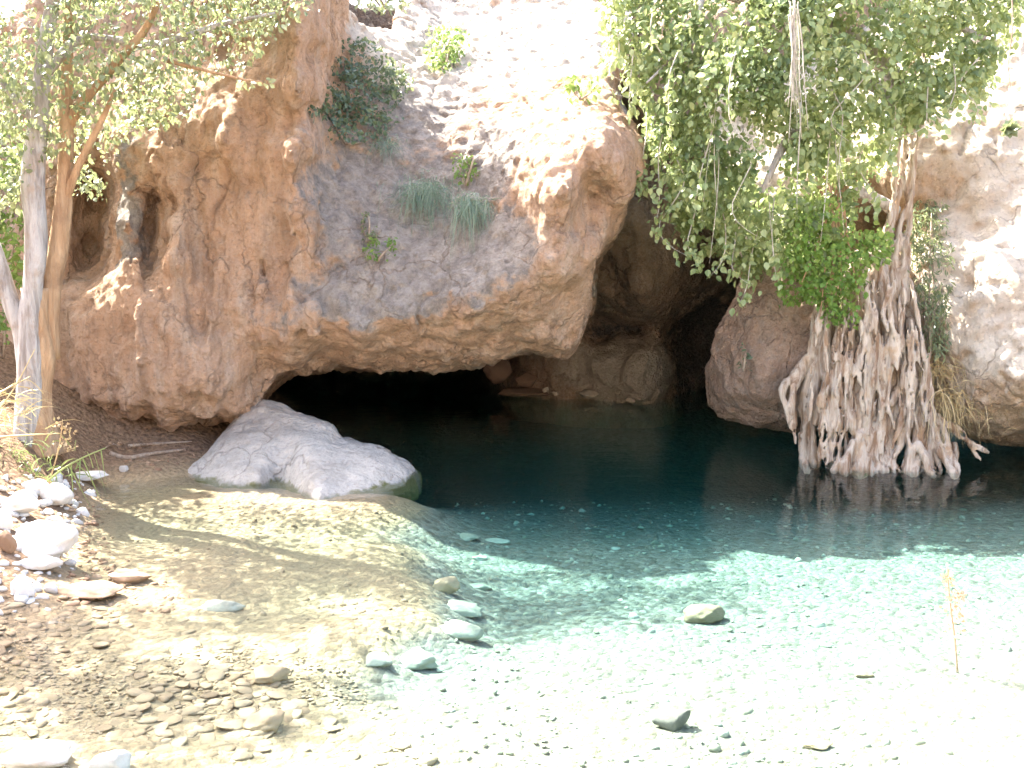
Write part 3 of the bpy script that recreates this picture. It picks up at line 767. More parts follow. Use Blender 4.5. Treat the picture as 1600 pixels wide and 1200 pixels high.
for j in range(80):   # thinner strands lying over the thick ones
    x0 = rg.uniform(1285, 1450); top = rg.uniform(430, 600); ln = rg.uniform(80, 200)
    x1 = x0 + (x0 - 1365) * rg.uniform(.05, .3)
    pts = [(x0 + (x1 - x0) * u + rg.normal(0, 3), min(top + ln * u, 722)) for u in np.linspace(0, 1, 5)]
    yb = 9.12 - .1 * rg.random()
    ROOTS.append((pts, tuple(rg.uniform(1.6, 4.2) * np.array([.8, 1, 1, .9, .5])), yb, yb - .1))
for j in range(46):   # little toes where the roots enter the water
    x0 = rg.choice([1262, 1342, 1350, 1368, 1380, 1388, 1430, 1440, 1452, 1488]) + rg.normal(0, 6); sd = rg.normal(0, 13)
    yf = 9.05 if x0 > 1300 else 9.3
    ROOTS.append(([(x0, 695), (x0 + sd * .5, 718), (x0 + sd, 739)], (4.2, 3, 1.6), yf, yf - .12))
NFUSE = 30 + 80
for xo in (-14, -5, 6, 15):   # the strands the trunk is twisted from
    ROOTS.insert(30, ([(1430 + xo * .8, -60), (1426 + xo, 60), (1424 + xo * 1.1 + rg.normal(0, 4), 170), (1416 + xo * .8, 250), (1408 + xo * 1.1, 320), (1390 + xo * 1.6, 400), (1376 + xo * 2.4, 470)], (3, 3, 3.5, 4, 5, 8, 11), 9.72 + .01 * xo * rg.choice([-1, 1]) * .6, 9.32))
    NFUSE += 1
ROOTS.insert(30, ([(1330, 470), (1318, 440), (1352, 415), (1385, 440)], (8, 10, 12, 12), 9.4, 9.4)); NFUSE += 1
RH = .0138
rx, ry, rz = np.arange(2.0, 4.35, RH), np.arange(8.6, 10.2, RH), np.arange(-.12, 4.4, RH)
fz = np.full((len(rx), len(ry), len(rz)), .2, np.float32); own = np.full(fz.shape, -1, np.int16); dmin = np.full(fz.shape, .2, np.float32)
def seg_into(a_, b_, ra, rb, j):
    lo = np.minimum(a_, b_) - max(ra, rb) * 1.6 - .05; hi = np.maximum(a_, b_) + max(ra, rb) * 1.6 + .05
    sl = []
    for ax, g_ in enumerate((rx, ry, rz)):
        i0, i1 = np.searchsorted(g_, lo[ax]), np.searchsorted(g_, hi[ax])
        if i1 <= i0: return
        sl.append(slice(i0, i1))
    sl = tuple(sl)
    gx, gy, gz = np.meshgrid(rx[sl[0]], ry[sl[1]], rz[sl[2]], indexing='ij')
    e = b_ - a_
    wx, wy, wz = gx - a_[0], gy - a_[1], gz - a_[2]
    t_ = np.clip((wx * e[0] + wy * e[1] + wz * e[2]) / (e @ e + 1e-9), 0, 1)
    d_ = np.sqrt((wx - t_ * e[0]) ** 2 + (wy - t_ * e[1]) ** 2 + (wz - t_ * e[2]) ** 2) - (ra + (rb - ra) * t_)
    d_ = d_.astype(np.float32)
    cur = fz[sl]; k_ = .012
    h_ = np.clip(.5 + .5 * (cur - d_) / k_, 0, 1)
    fz[sl] = cur + (d_ - cur) * h_ - k_ * h_ * (1 - h_)
    m_ = d_ < dmin[sl]
    own[sl][m_] = j; dmin[sl] = np.minimum(dmin[sl], d_)
for j, (pts, r, y0, y1) in enumerate(ROOTS):
    n_ = len(pts) * 4; w = catmull(path(pts, y0, y1), n_)
    w = w + np.stack([fbm(w + j * 3.1, 4, 2), .6 * fbm(w + j * 5.7, 4, 2), 0 * w[:, 0]], -1) * .05
    rr = np.interp(np.linspace(0, 1, n_), np.linspace(0, 1, len(r)), r) * 9.1 / FPX
    rr = rr * (.92 + fbm(w * np.array([1, 1, .6]) + j, 5, 2) * .5)
    for k in range(n_ - 1): seg_into(w[k], w[k + 1], rr[k], rr[k + 1], j)
m_ = fz < .09; ii = np.argwhere(m_); p_ = np.stack([rx[ii[:, 0]], ry[ii[:, 1]], rz[ii[:, 2]]], -1)
fz[m_] += (np.abs(fbm(p_ * np.array([1, 1, .13]) + .06 * fbm(p_, 4, 2)[:, None], 17, 3, .6, 6)) - .12) * .05 + fbm(p_, 5, 2, .5, 7) * .018
v, q = surface_nets(fz, np.array([rx[0], ry[0], rz[0]]), RH)
gi = np.clip(((v - [rx[0], ry[0], rz[0]]) / RH).round().astype(int), 0, np.array(fz.shape) - 1)
vo = own[gi[:, 0], gi[:, 1], gi[:, 2]]
qo = vo[q[:, 0]].astype(int); nm = normals(v, q)
def islands():
    lab = np.arange(len(v)); fk = {}
    vk = np.full((len(v),), -1)
    l_ = np.arange(len(q))
    for _ in range(60):      # faces of one strand that share a point get one number
        key = qo[:, None] * np.int64(len(v)) + q
        u_, inv_ = np.unique(key.ravel(), return_inverse=True)
        mn = np.full(len(u_), len(q)); np.minimum.at(mn, inv_, np.repeat(l_, 4))
        n_ = mn[inv_].reshape(-1, 4).min(1); n_ = n_[n_]
        if (n_ == l_).all(): break
        l_ = n_
    return l_
for _ in range(3):
    l_ = islands(); u_, c_ = np.unique(l_, return_counts=True)
    for k in u_[c_ < 60]:
        fk = l_ == k; nb = np.isin(q, q[fk]).any(1) & ~fk
        if nb.any(): qo[fk] = np.bincount(qo[nb]).argmax()
l_ = islands()
for k in np.unique(l_):
    f_ = q[l_ == k]; j = qo[k]; u_, inv_ = np.unique(f_, return_inverse=True)
    me = new_mesh('root', v[u_] - base, inv_.reshape(-1, 4))
    me.normals_split_custom_set_from_vertices(nm[u_].tolist())
    link('trunk_strand' if 30 <= j < 35 else 'root', me, M['root'], tree)
# the core the roots are wrapped round
KL = [(1338, 395), (1405, 390), (1440, 470), (1456, 560), (1450, 640), (1430, 690), (1360, 700), (1332, 640), (1290, 655), (1262, 600), (1285, 500), (1312, 480)]
KD = [(1370, 420, 9.4), (1400, 500, 9.34), (1440, 560, 9.3), (1430, 650, 9.1), (1370, 680, 9.06), (1340, 560, 9.14), (1290, 600, 9.22), (1300, 520, 9.28), (1360, 600, 9.06)]
v, q, nm = rock_solid(KL, KD, 10.3, ((2.2, 4.0), (8.8, 10.6), (.1, 2.2)), .04, k=.2, coarse=(.12, 2.0), fine=(.03, 9), seed=21.0, flute=.3, groove=.02)
link('root_core', new_mesh('root_core', v - base, q), M['root'], tree)
for j, (pts, r, y0, y1) in enumerate([
    ([(1428, 150), (1330, 60), (1200, 10), (1080, -20)], (.10, .08, .06, .03), 9.7, 9.1),
    ([(1428, 200), (1360, 130), (1290, 150), (1230, 220), (1190, 300)], (.08, .06, .05, .04, .02), 9.7, 9.0),
    ([(1426, 60), (1480, 40), (1540, 60)], (.06, .04, .02), 9.8, 9.4),
    ([(1110, -60), (1085, 40), (1050, 90), (1010, 130)], (.03, .022, .016, .008), 9.5, 9.2),
    ([(1400, 330), (1340, 300), (1280, 330), (1260, 420)], (.06, .05, .04, .02), 9.6, 9.1)]):
    b_ = MB(); b_.add(*tube(path(pts, y0, y1), r, 24, 8, .4, seed=j + 40)); b_.build('branch', M['grey_bark'], tree, base)
for j in range(26):  # pale aerial roots hanging through the leaves
    x0 = 1240 + rg.normal(0, 5) if j < 18 else rg.choice([1190, 1300, 1120]) + rg.normal(0, 5); y0 = rg.uniform(-10, 40) if j < 18 else rg.uniform(120, 240); l_ = rg.uniform(110, 200)
    sl = rg.normal(0, 14)
    pts = [(x0 + sl * u + rg.normal(0, 1.5), y0 + l_ * u) for u in (0, .3, .6, 1)]
    b_ = MB(); b_.add(*tube(path(pts, 8.62 if j < 18 else 8.9, 8.58 if j < 18 else 8.85), np.array((1, 1.1, .9, .4)) * rg.uniform(.002, .006), 16, 5, .2, seed=j)); b_.build('aerial_root', M['pale_stem'], tree, base)
VP = [(935, -120), (1620, -120), (1590, 40), (1556, 100), (1540, 150), (1500, 150), (1440, 185), (1395, 215), (1380, 255), (1345, 285), (1330, 330), (1325, 400), (1290, 440), (1235, 420), (1205, 400), (1180, 420), (1150, 390), (1110, 345), (1062, 310), (1030, 265), (1005, 230), (1015, 180), (985, 120), (945, 60)]
vd = rbf([(940, 0, 9.5), (1000, 150, 9.3), (1000, 230, 9.35), (1100, 100, 8.9), (1100, 250, 8.95), (1200, 0, 8.9), (1200, 150, 8.6), (1200, 300, 8.75), (1280, 400, 8.95), (1300, 100, 8.7), (1400, 100, 8.9), (1400, 0, 9.0), (1360, 250, 9.1), (1500, 50, 9.2), (1580, 0, 9.4), (1180, 390, 9.2), (1080, 320, 9.2), (1300, -120, 9.4), (1000, -120, 9.8)])
cl = leaf_cloud(VP, vd, .62, 23000, .065, (2.2, -.10), seed=3, pw=1.2)
sp = []
for a_, b_, l_ in [(1010, 215, 90), (1035, 250, 110), (1058, 290, 120), (1085, 330, 90), (1120, 350, 90), (1150, 380, 70), (1185, 400, 80), (990, 120, 70), (955, 60, 80), (965, 90, 70), (1345, 270, 60), (1400, 200, 70), (1450, 170, 50), (1490, 140, 60), (1530, 130, 60), (1100, 200, 120), (1180, 260, 120), (1250, 200, 140), (1300, 180, 120), (1060, 120, 110), (1150, 120, 130), (1350, 120, 110), (1020, 60, 110), (1210, 350, 90)]:
    Y_ = float(vd(np.array([a_]), np.array([b_]))[0]) - .12
    c_ = catmull(path([(a_, b_ - 40), (a_ + rg.normal(0, 10), b_), (a_ + rg.normal(0, 18), b_ + l_ * .6), (a_ + rg.normal(0, 26), b_ + l_)], Y_ + .15, Y_ - .05), 40)
    m_ = MB(); m_.add(*tube(c_[::6], (.006, .005, .002), 12, 4)); m_.build('shoot', M['pale_stem'], tree, base)
    k_ = int(l_ * .5); sp.append(c_[rg.integers(6, 40, k_)] + rg.normal(0, .035, (k_, 3)))
sp = np.concatenate(sp); n = len(sp)
clS = (sp, unit(np.array((0, -.25, -.8)) + rng.normal(0, .6, (n, 3))), unit(np.array((-.45, -.5, .8)) + rng.normal(0, .5, (n, 3))), .072 * rng.uniform(.6, 1.2, n), np.clip(rng.normal(.7, .2, n), 0, 1))
cl2 = leaf_cloud([(1040, 260), (1090, 250), (1200, 300), (1210, 400), (1180, 440), (1140, 400), (1080, 400), (1060, 350)], rbf([(1060, 300, 9.6), (1200, 400, 9.5), (1100, 350, 9.7)]), .5, 1500, .075, (3, -.02), seed=4)
cl = tuple(np.concatenate(z_) for z_ in zip(cl, cl2, clS))
plant_leaves(tree, M['vine_leaf'], cl, 1.15, single=300)

# the fresh green shrub hanging in front of the roots
o_ = P(1300, 380, 9.0)
sh = empty('hanging_shrub', o_, 'bright fresh green shrub hanging over the top of the roots', 'shrub')
cl = leaf_cloud([(1245, 300), (1310, 300), (1335, 360), (1395, 362), (1392, 390), (1350, 420), (1338, 470), (1336, 512), (1300, 508), (1275, 470), (1225, 470), (1210, 440), (1235, 380)], rbf([(1300, 320, 8.8), (1300, 420, 8.75), (1320, 500, 8.95), (1390, 375, 9.0), (1220, 460, 9.1)]), .4, 2600, .05, (4, -.12), seed=6, pw=1.4)
plant_leaves(sh, M['fresh_leaf'], cl, 1.2, single=200)
for j in range(7):
    a_ = rg.uniform(1250, 1340); b_ = MB(); b_.add(*tube(path([(1310 + rg.normal(0, 20), 290), (.5 * (a_ + 1310), 370), (a_, rg.uniform(420, 490))], 9.1, 8.95), (.012, .01, .005), 12, 5)); b_.build('stem', M['tan_bark'], sh, o_)
print('right tree', time.time() - T0)

# ------------------------------------------------------------------ tree on the bank
o_ = G(60, 702, .36)
tr_ = empty('bank_tree', o_, 'forked tree with one grey and one tan stem standing on the stony bank', 'tree')
def limb(name, pts, rads, y0, y1, mat, seed, n=36, seg=12, rough=.5):
    b_ = MB(); b_.add(*tube(path(pts, y0, y1), rads, n, seg, rough, seed=seed, ns=5)); return b_.build(name, mat, tr_, o_)
limb('trunk', [(66, 712), (62, 680), (58, 630), (62, 570), (60, 510), (58, 450)], (.20, .14, .12, .115, .115, .10), 8.05, 8.1, M['tan_bark'], 1, 40, 14, .7)
limb('stem', [(40, 715), (44, 640), (48, 560), (48, 470), (56, 380), (52, 280), (62, 180), (70, 90), (90, -60)], (.12, .095, .09, .085, .082, .078, .07, .06, .045), 7.97, 8.1, M['grey_bark'], 2)
limb('stem', [(74, 560), (80, 460), (88, 400), (98, 320), (103, 220), (104, 120), (108, 30), (112, -80)], (.08, .075, .07, .065, .058, .05, .045, .035), 8.12, 8.3, M['tan_bark'], 3)
limb('branch', [(103, 200), (125, 165), (155, 130), (190, 88), (230, 40), (262, -40)], (.05, .042, .038, .035, .03, .02), 8.25, 8.0, M['tan_bark'], 4, 24, 8)
limb('branch', [(100, 320), (118, 270), (138, 228), (158, 190), (180, 140)], (.035, .03, .03, .025, .015), 8.2, 8.05, M['tan_bark'], 5, 20, 8)
limb('branch', [(-10, 380), (10, 450), (32, 520), (48, 590)], (.05, .06, .07, .08), 8.0, 8.05, M['grey_bark'], 6, 20, 8)
limb('branch', [(68, 120), (130, 60), (240, 70), (340, 40), (430, 20)], (.04, .035, .03, .02, .01), 8.1, 8.4, M['grey_bark'], 7, 24, 7)
limb('branch', [(262, 95), (330, 112), (380, 124), (412, 128)], (.016, .012, .01, .006), 8.2, 8.3, M['tan_bark'], 8, 14, 6)
limb('branch', [(60, 200), (20, 150), (-30, 90)], (.03, .025, .02), 8.1, 7.9, M['grey_bark'], 9, 14, 7)
TPOL = [(-160, -160), (520, -160), (498, -10), (470, 25), (440, 40), (400, 85), (372, 110), (335, 120), (310, 150), (285, 180), (240, 200), (200, 205), (175, 240), (160, 300), (120, 300), (110, 230), (60, 250), (30, 330), (-60, 380), (-160, 200)]
cl = leaf_cloud(TPOL, rbf([(0, 0, 7.4), (0, 300, 7.8), (200, 100, 7.7), (300, 0, 7.9), (450, 0, 8.4), (250, 180, 8.3), (150, 280, 8.4), (-100, 0, 7.2), (200, -150, 7.8)]), 1.2, 15000, .05, (2.2, -.03), seed=8)
cl3 = leaf_cloud([(370, 118), (425, 118), (420, 138), (370, 132)], rbf([(370, 120, 8.25), (420, 130, 8.3), (400, 110, 8.3)]), .1, 24, .05, (2, -9), seed=8)
cl = tuple(np.concatenate(z_) for z_ in zip(cl, cl3))
plant_leaves(tr_, M['tree_leaf'], cl, 1.1, single=300)

# a second tree of the same kind further along the bank, its crown shading the shallows
o2 = np.array([-6.6, 7.3, .6])
t2 = empty('bank_tree', o2, 'leafy tree on the bank beside the shallows, outside the picture', 'tree')
b_ = MB(); b_.add(*tube([o2, o2 + (.1, 0, 1.6), o2 + (.5, .1, 3.2), o2 + (.9, .2, 5)], [.16, .13, .1, .05], 24, 10, .5)); b_.build('trunk', M['grey_bark'], t2, o2)
n = 5200
d_ = unit(rng.normal(0, 1, (n * 3, 3))) * rng.random((n * 3, 1)) ** .4
p_ = o2 + np.array([1.1, .0, 4.7]) + d_ * np.array([1.5, 1.5, .9])
k_ = fbm(p_, 1.9, 2, .5, 9) > -.02
p_ = p_[k_][:n]; n = len(p_)
plant_leaves(t2, M['tree_leaf'], (p_, rng.normal(0, 1, (n, 3)), rng.normal(0, .7, (n, 3)) + (0, 0, 1), .085 * rng.uniform(.6, 1.2, n), rng.random(n)), 1.1)
print('trees', time.time() - T0)

# ------------------------------------------------------------------ shrubs and tufts growing on the cliff
def shrub(name, label, poly, dfun, thick, n, size, mat, clump=(4, -.08), wid=1.0, single=0, hang=(0, -.3, -.3), stems=4, seed=1.0, cat='shrub', face=(-.2, -.6, .7)):
    c = np.mean(np.array(poly, float), 0); lo = np.array(poly, float)[:, 1].max()
    o_ = P(c[0], lo, dfun(np.array([c[0]]), np.array([lo]))[0] + thick * .6)
    e = empty(name, o_, label, cat)
    cl = leaf_cloud(poly, dfun, thick, n, size, clump, hang, face, .75, seed)
    plant_leaves(e, mat, cl, wid, single)
    for j in range(stems):
        k = rng.integers(len(cl[0])); tgt = cl[0][k]
        b_ = MB(); b_.add(*tube([o_, o_ * .5 + tgt * .5 + rng.normal(0, .03, 3), tgt], (.012, .009, .004), 8, 5)); b_.build('stem', M['twig'], e, o_)
    return e
def const_surf(S, off):
    def f(x, y):
        return np.array([S(a_, b_, 14) for a_, b_ in zip(x, y)]) - off
    return f
def flat(*pts): return rbf(pts)
s1, s2, s3, s4 = SFC(500, 180), SFC(570, 80), SFC(620, 130), SFC(560, 210)
shrub('cliff_shrub', 'dark blue green shrub in the shaded cleft above the overhang', [(505, 60), (560, 55), (610, 90), (645, 125), (620, 165), (600, 210), (560, 225), (520, 210), (500, 185), (470, 190), (458, 170), (480, 155), (500, 130)],
      flat((480, 170, s1 - .15), (560, 70, s2 - .3), (620, 130, s3 - .25), (560, 210, s4 - .3)), .5, 2600, .05, M['bush_leaf'], seed=11)
shrub('cliff_shrub', 'sparse yellowish shrub on the bright slope above the nose', [(670, 40), (720, 40), (740, 80), (700, 110), (665, 100)], flat((670, 100, SFC(690, 100) - .25), (720, 50, SFC(715, 60) - .3), (740, 90, SFC(730, 90) - .25)), .35, 500, .055, M['fresh_leaf'], (4, .0), seed=12)
shrub('cliff_shrub', 'small dry shrub at the top edge above the dark shrub', [(560, -40), (640, -40), (645, 10), (600, 18), (560, 5)], flat((600, 0, SFC(600, 5) - .2), (640, -30, SFC(640, 0) - .1), (560, -20, SFC(570, 0) - .2)), .4, 500, .05, M['grey_leaf'], (4, .0), seed=13)
shrub('leafy_sprig', 'small bright leafy sprig on top of the nose beside the tree', [(880, 125), (905, 118), (935, 130), (930, 155), (890, 152)], flat((880, 130, SFC(890, 150) - .2), (930, 150, SFC(930, 152) - .2), (910, 120, SFC(910, 140) - .2)), .2, 60, .075, M['fresh_leaf'], (3, -.2), seed=14, stems=3)
shrub('small_plant', 'little green plant beside the orange patch above the grass tufts', [(708, 245), (728, 240), (745, 270), (740, 290), (715, 275)], flat((710, 250, SFC(710, 260) - .1), (740, 285, SFC(740, 280) - .1), (730, 240, SFC(728, 250) - .1)), .1, 140, .04, M['fresh_leaf'], (6, -.2), seed=15, stems=3)
shrub('small_plant', 'little green plant low on the grey rock below the tufts', [(565, 385), (580, 370), (612, 372), (618, 392), (575, 408)], flat((570, 390, SFC(575, 390) - .08), (610, 380, SFC(608, 382) - .08), (590, 400, SFC(590, 398) - .08)), .08, 110, .035, M['fresh_leaf'], (6, .0), seed=16, stems=3)
shrub('small_plant', 'thin trailing plant on the grey rock under the dark shrub', [(565, 330), (585, 335), (588, 370), (570, 375)], flat((570, 335, SFC(572, 340) - .07), (585, 370, SFC(580, 370) - .07), (588, 340, SFC(585, 345) - .07)), .08, 120, .03, M['grey_leaf'], (6, -.1), seed=17, stems=3)
shrub('trailing_plant', 'grey green plant trailing down the edge of the pale wall', [(1432, 310), (1470, 320), (1488, 400), (1482, 470), (1476, 560), (1452, 555), (1440, 480), (1425, 420), (1412, 380)],
      flat((1440, 320, SFP(1445, 330) - .25), (1480, 420, SFP(1478, 420) - .2), (1460, 550, SFP(1465, 540) - .25), (1420, 400, SFP(1430, 400) - .2)), .3, 1700, .055, M['grey_leaf'], (4, -.1), .45, hang=(.1, -.4, -.8), seed=18, stems=6)
shrub('undergrowth_shrub', 'yellow green undergrowth behind the bank tree', [(-60, 180), (40, 190), (50, 300), (40, 420), (20, 520), (-60, 560)], flat((0, 200, 9.0), (30, 400, 8.9), (-60, 500, 8.8), (40, 250, 9.1)), .6, 1300, .07, M['fresh_leaf'], (3, -.05), seed=19)
shrub('hanging_leaves', 'small leafy trailer hanging in the shade beside the bulging rock', [(1155, 530), (1170, 530), (1172, 560), (1160, 580), (1150, 560)], flat((1160, 535, 9.42), (1165, 575, 9.4), (1150, 560, 9.45)), .06, 24, .05, M['bush_leaf'], (6, -9), .7, seed=20, stems=2, cat='plant')

def blades(base_p, dirs, length, width, droop, segs=5):
    """drooping grass blades, tapered to a point"""
    n = len(base_p); u = np.linspace(0, 1, segs + 1)
    c = base_p[:, None, :] + dirs[:, None, :] * (length[:, None] * u)[..., None]
    c[..., 2] -= (droop[:, None] * length[:, None] * u ** 2)
    s = unit(np.cross(dirs, np.array([0.1, -.9, .3]) + rng.normal(0, .5, (n, 3))))
    w = (width[:, None] * (1 - u ** 1.6) + .0004)[..., None]
    v = np.stack([c - s[:, None] * w, c + s[:, None] * w], 2).reshape(-1, 3)
    k = np.arange(segs)[None, :] * 2 + (np.arange(n) * (segs + 1) * 2)[:, None]
    f = np.stack([k, k + 1, k + 3, k + 2], -1).reshape(-1, 4)
    return v, f, (segs + 1) * 2
def tuft(name, label, p, n, length, width, droop, mat, spread=.7, up=.8, fwd=-.5, r=.05, cat='grass tuft'):
    e = empty(name, p, label, cat)
    bp = p + rng.normal(0, r, (n, 3)) * (1.3, .5, .7)
    dr = unit(np.stack([rng.normal(0, spread, n), fwd + rng.normal(0, .35, n), up + rng.normal(0, .3, n)], -1))
    v, f, k = blades(bp, dr, length * rng.uniform(.6, 1.2, n), np.full(n, width), droop * rng.uniform(.7, 1.3, n))
    me = new_mesh('blades', v - p, f, False, {'rnd': np.repeat(rng.random(n), k)})
    link('blades', me, mat, e, kind='stuff')
tuft('grass_tuft', 'darker drooping blue green grass tuft on the grey rock', P(665, 300, SFC(665, 305) - .06), 420, .30, .0022, 1.5, M['blue_grass'], .55, .55, -.55, .09)
tuft('grass_tuft', 'paler drooping grass tuft just below the darker one', P(735, 322, SFC(735, 325) - .06), 360, .26, .0022, 1.5, M['blue_grass'], .5, .5, -.55, .07)
tuft('grass_tuft', 'thin grass tuft under the dark shrub in the cleft', P(605, 225, SFC(605, 228) - .03), 140, .18, .002, 1.3, M['blue_grass'], .5, .5, -.5, .06)
tuft('grass_tuft', 'green grass growing among the white stones at the bank edge', G(25, 735, .3), 150, .38, .004, .9, M['green_grass'], .5, .9, -.2, .16)
tuft('grass_tuft', 'dry straw tuft beside the foot of the bank tree', P(10, 640, 7.7), 60, .40, .003, .7, M['straw'], .8, .6, -.3, .10)
tuft('grass_tuft', 'dry bleached grass fringe on the foot of the pale wall', P(1490, 620, SFP(1490, 620) - .05), 170, .26, .003, 1.5, M['straw'], .7, .4, -.6, .12)
tuft('grass_tuft', 'short dry grass on the pale wall under the trailing plant', P(1465, 575, SFP(1470, 575) - .04), 120, .2, .0025, 1.3, M['straw'], .7, .4, -.6, .07)
# long reeds bent over the bank stones
for lab, pts, rr in [('long green reed bent over the white stones', [(55, 768), (95, 735), (130, 715), (165, 700)], .009), ('pale reed lying level in front of the tree foot', [(-20, 684), (40, 680), (95, 677)], .008), ('dry straw stalk leaning against the tree', [(-15, 655), (20, 610), (55, 545)], .006), ('short broken straw stalk beside the tree foot', [(-10, 620), (15, 605), (48, 588)], .007)]:
    w = path(pts, 7.35, 7.5); e = empty('reed', w[0], lab, 'reed')
    b_ = MB(); b_.add(*tube(w, (rr, rr * .9, rr * .5), 16, 5), rnd=.75); b_.build('stalk', M['green_grass' if 'green' in lab else 'straw'], e, w[0])
    if 'green' in lab:
        n = 7; k = rng.random(n); bp = np.array(catmull(w, 30))[(10 + k * 19).astype(int)]
        v, f, kk = blades(bp, unit(np.stack([rng.normal(.1, .2, n), rng.normal(-.1, .2, n), np.full(n, -.9)], -1)), rng.uniform(.2, .4, n), np.full(n, .004), np.zeros(n))
        link('blades', new_mesh('blades', v - w[0], f, False, {'rnd': np.full(len(v), .5)}), M['green_grass'], e)

# ------------------------------------------------------------------ dry seed heads
def seed_stalk(name, label, pts, Y, heads, n, mat, r):
    w = path(pts, Y, Y); e = empty(name, w[-1], label, 'plant')
    b_ = MB(); b_.add(*tube(w, (.003, .005, .006), 14, 5), rnd=.6); b_.build('stalk', mat, e, w[-1])
    hs = np.concatenate([P(a_, c_, Y) + rng.normal(0, 1, (n, 3)) * rr * Y / FPX for a_, c_, rr in heads]); m_ = len(hs)
    v, f, _ = leaf_arrays(hs, rng.normal(0, 1, (m_, 3)), rng.normal(0, 1, (m_, 3)), r * rng.uniform(.6, 1.3, m_), 1.6)
    link('seed_head', new_mesh('seed_head', v - w[-1], f, False, {'rnd': np.repeat(rng.random(m_), 7)}), mat, e, kind='stuff')
M['pink_seed'] = leaf_mat('pink_seed', (.42, .22, .15), (.5, .3, .21), (.55, .36, .27), .2)
M['brown_seed'] = leaf_mat('brown_seed', (.4, .25, .12), (.52, .36, .2), (.6, .45, .28), .25)
seed_stalk('seed_stalk', 'pale pinkish dry seed stalk standing in the shallow water', [(1480, 880), (1483, 930), (1492, 1000), (1496, 1050)], 5.0, [(1479, 900, 5), (1484, 925, 8), (1500, 930, 5), (1492, 950, 10), (1494, 975, 9)], 40, M['pink_seed'], .016)
seed_stalk('seed_stalk', 'brown dry seed head in front of the tree foot', [(98, 655), (92, 700), (75, 760)], 7.5, [(92, 662, 5), (104, 672, 6), (100, 690, 7), (108, 700, 5)], 22, M['brown_seed'], .022)
# leafy sprays hanging in front of the pale wall
e = empty('hanging_spray', P(1578, 200, 7.6), 'thin dark spray of leaves hanging in front of the pale wall', 'plant')
b_ = MB(); b_.add(*tube(path([(1580, -40), (1582, 40), (1576, 100), (1578, 150), (1560, 200)], 7.6, 7.6), (.006, .005, .004, .003, .002), 20, 5)); b_.build('stem', M['twig'], e, np.array(e.location))
cc = np.concatenate([P(a_, c_, 7.6) + rng.normal(0, 1, (k_, 3)) * np.array([.05, .05, .03]) for a_, c_, k_ in [(1572, 145, 14), (1558, 198, 9), (1590, 20, 30), (1570, 60, 8)]]); n = len(cc)
plant_leaves(e, M['tree_leaf'], (cc, rng.normal(0, .7, (n, 3)) + (0, 0, -.4), rng.normal(0, .6, (n, 3)) + (0, -.5, .6), .07 * rng.uniform(.6, 1.2, n), rng.random(n) * .6), 1.0, single=n)
print('plants', time.time() - T0)

# ------------------------------------------------------------------ stones
import bmesh
def ico(sub):
    bm = bmesh.new(); bmesh.ops.create_icosphere(bm, subdivisions=sub, radius=1)
    v = np.array([x.co[:] for x in bm.verts]); f = np.array([[w.index for w in x.verts] for x in bm.faces]); bm.free(); return v, f
ICO = {k: ico(k) for k in (1, 2, 3, 4)}
def stone_shape(sub, seed, amp=.7, ang=.2):
    v, f = ICO[sub]
    r = 1 + fbm(v + seed * 7.7, .9, 3, .5, seed) * amp
    w = v * r[:, None]
    g_ = np.random.default_rng(int(seed * 100) + 5)
    w = w * (1 + fbm(v * 1.0 + seed, 2.6, 3, .5, seed + 3) * .16)[:, None]
    for _ in range(9):     # a few worn facets
        n_ = unit(g_.normal(0, 1, 3)); h_ = g_.uniform(.55, .85); d_ = w @ n_
        w = w - np.where(d_ > h_, (d_ - h_) * (1 - ang), 0)[:, None] * n_
    return w, f
def stone_mat(name, c1, c2, c3, bump=.5):
    m, nt, bs = mat_new(name); t = NT(nt); p = t.pos()
    col = t.ramp(t.attr('rnd'), [(0, c1), (.5, c2), (1, c3)])
    col = t.mix(t.rng(t.noise(18, 5, .65, p), .4, .7, 0, .45), col, tuple(x * .55 for x in c2))
    t.l(col, bs.inputs['Base Color']); bs.inputs['Roughness'].default_value = .85; bs.inputs['Specular IOR Level'].default_value = .2
    t.l(t.bump(t.noise(45, 5, .7, p), bump, .01), bs.inputs['Normal'])
    return m
M['white_stone'] = stone_mat('white_stone', (.45, .43, .40), (.55, .53, .50), (.64, .61, .57))
M['bed_stone'] = stone_mat('bed_stone', (.20, .145, .09), (.27, .205, .13), (.36, .285, .185))
M['brown_stone'] = stone_mat('brown_stone', (.17, .10, .065), (.27, .175, .11), (.38, .27, .18))
M['pool_stone'] = stone_mat('pool_stone', (.19, .185, .13), (.27, .265, .20), (.36, .355, .29))
M['dark_stone'] = stone_mat('dark_stone', (.10, .095, .08), (.15, .14, .12), (.2, .19, .16))
M['cave_stone'] = stone_mat('cave_stone', (.16, .10, .07), (.22, .16, .11), (.38, .32, .25))

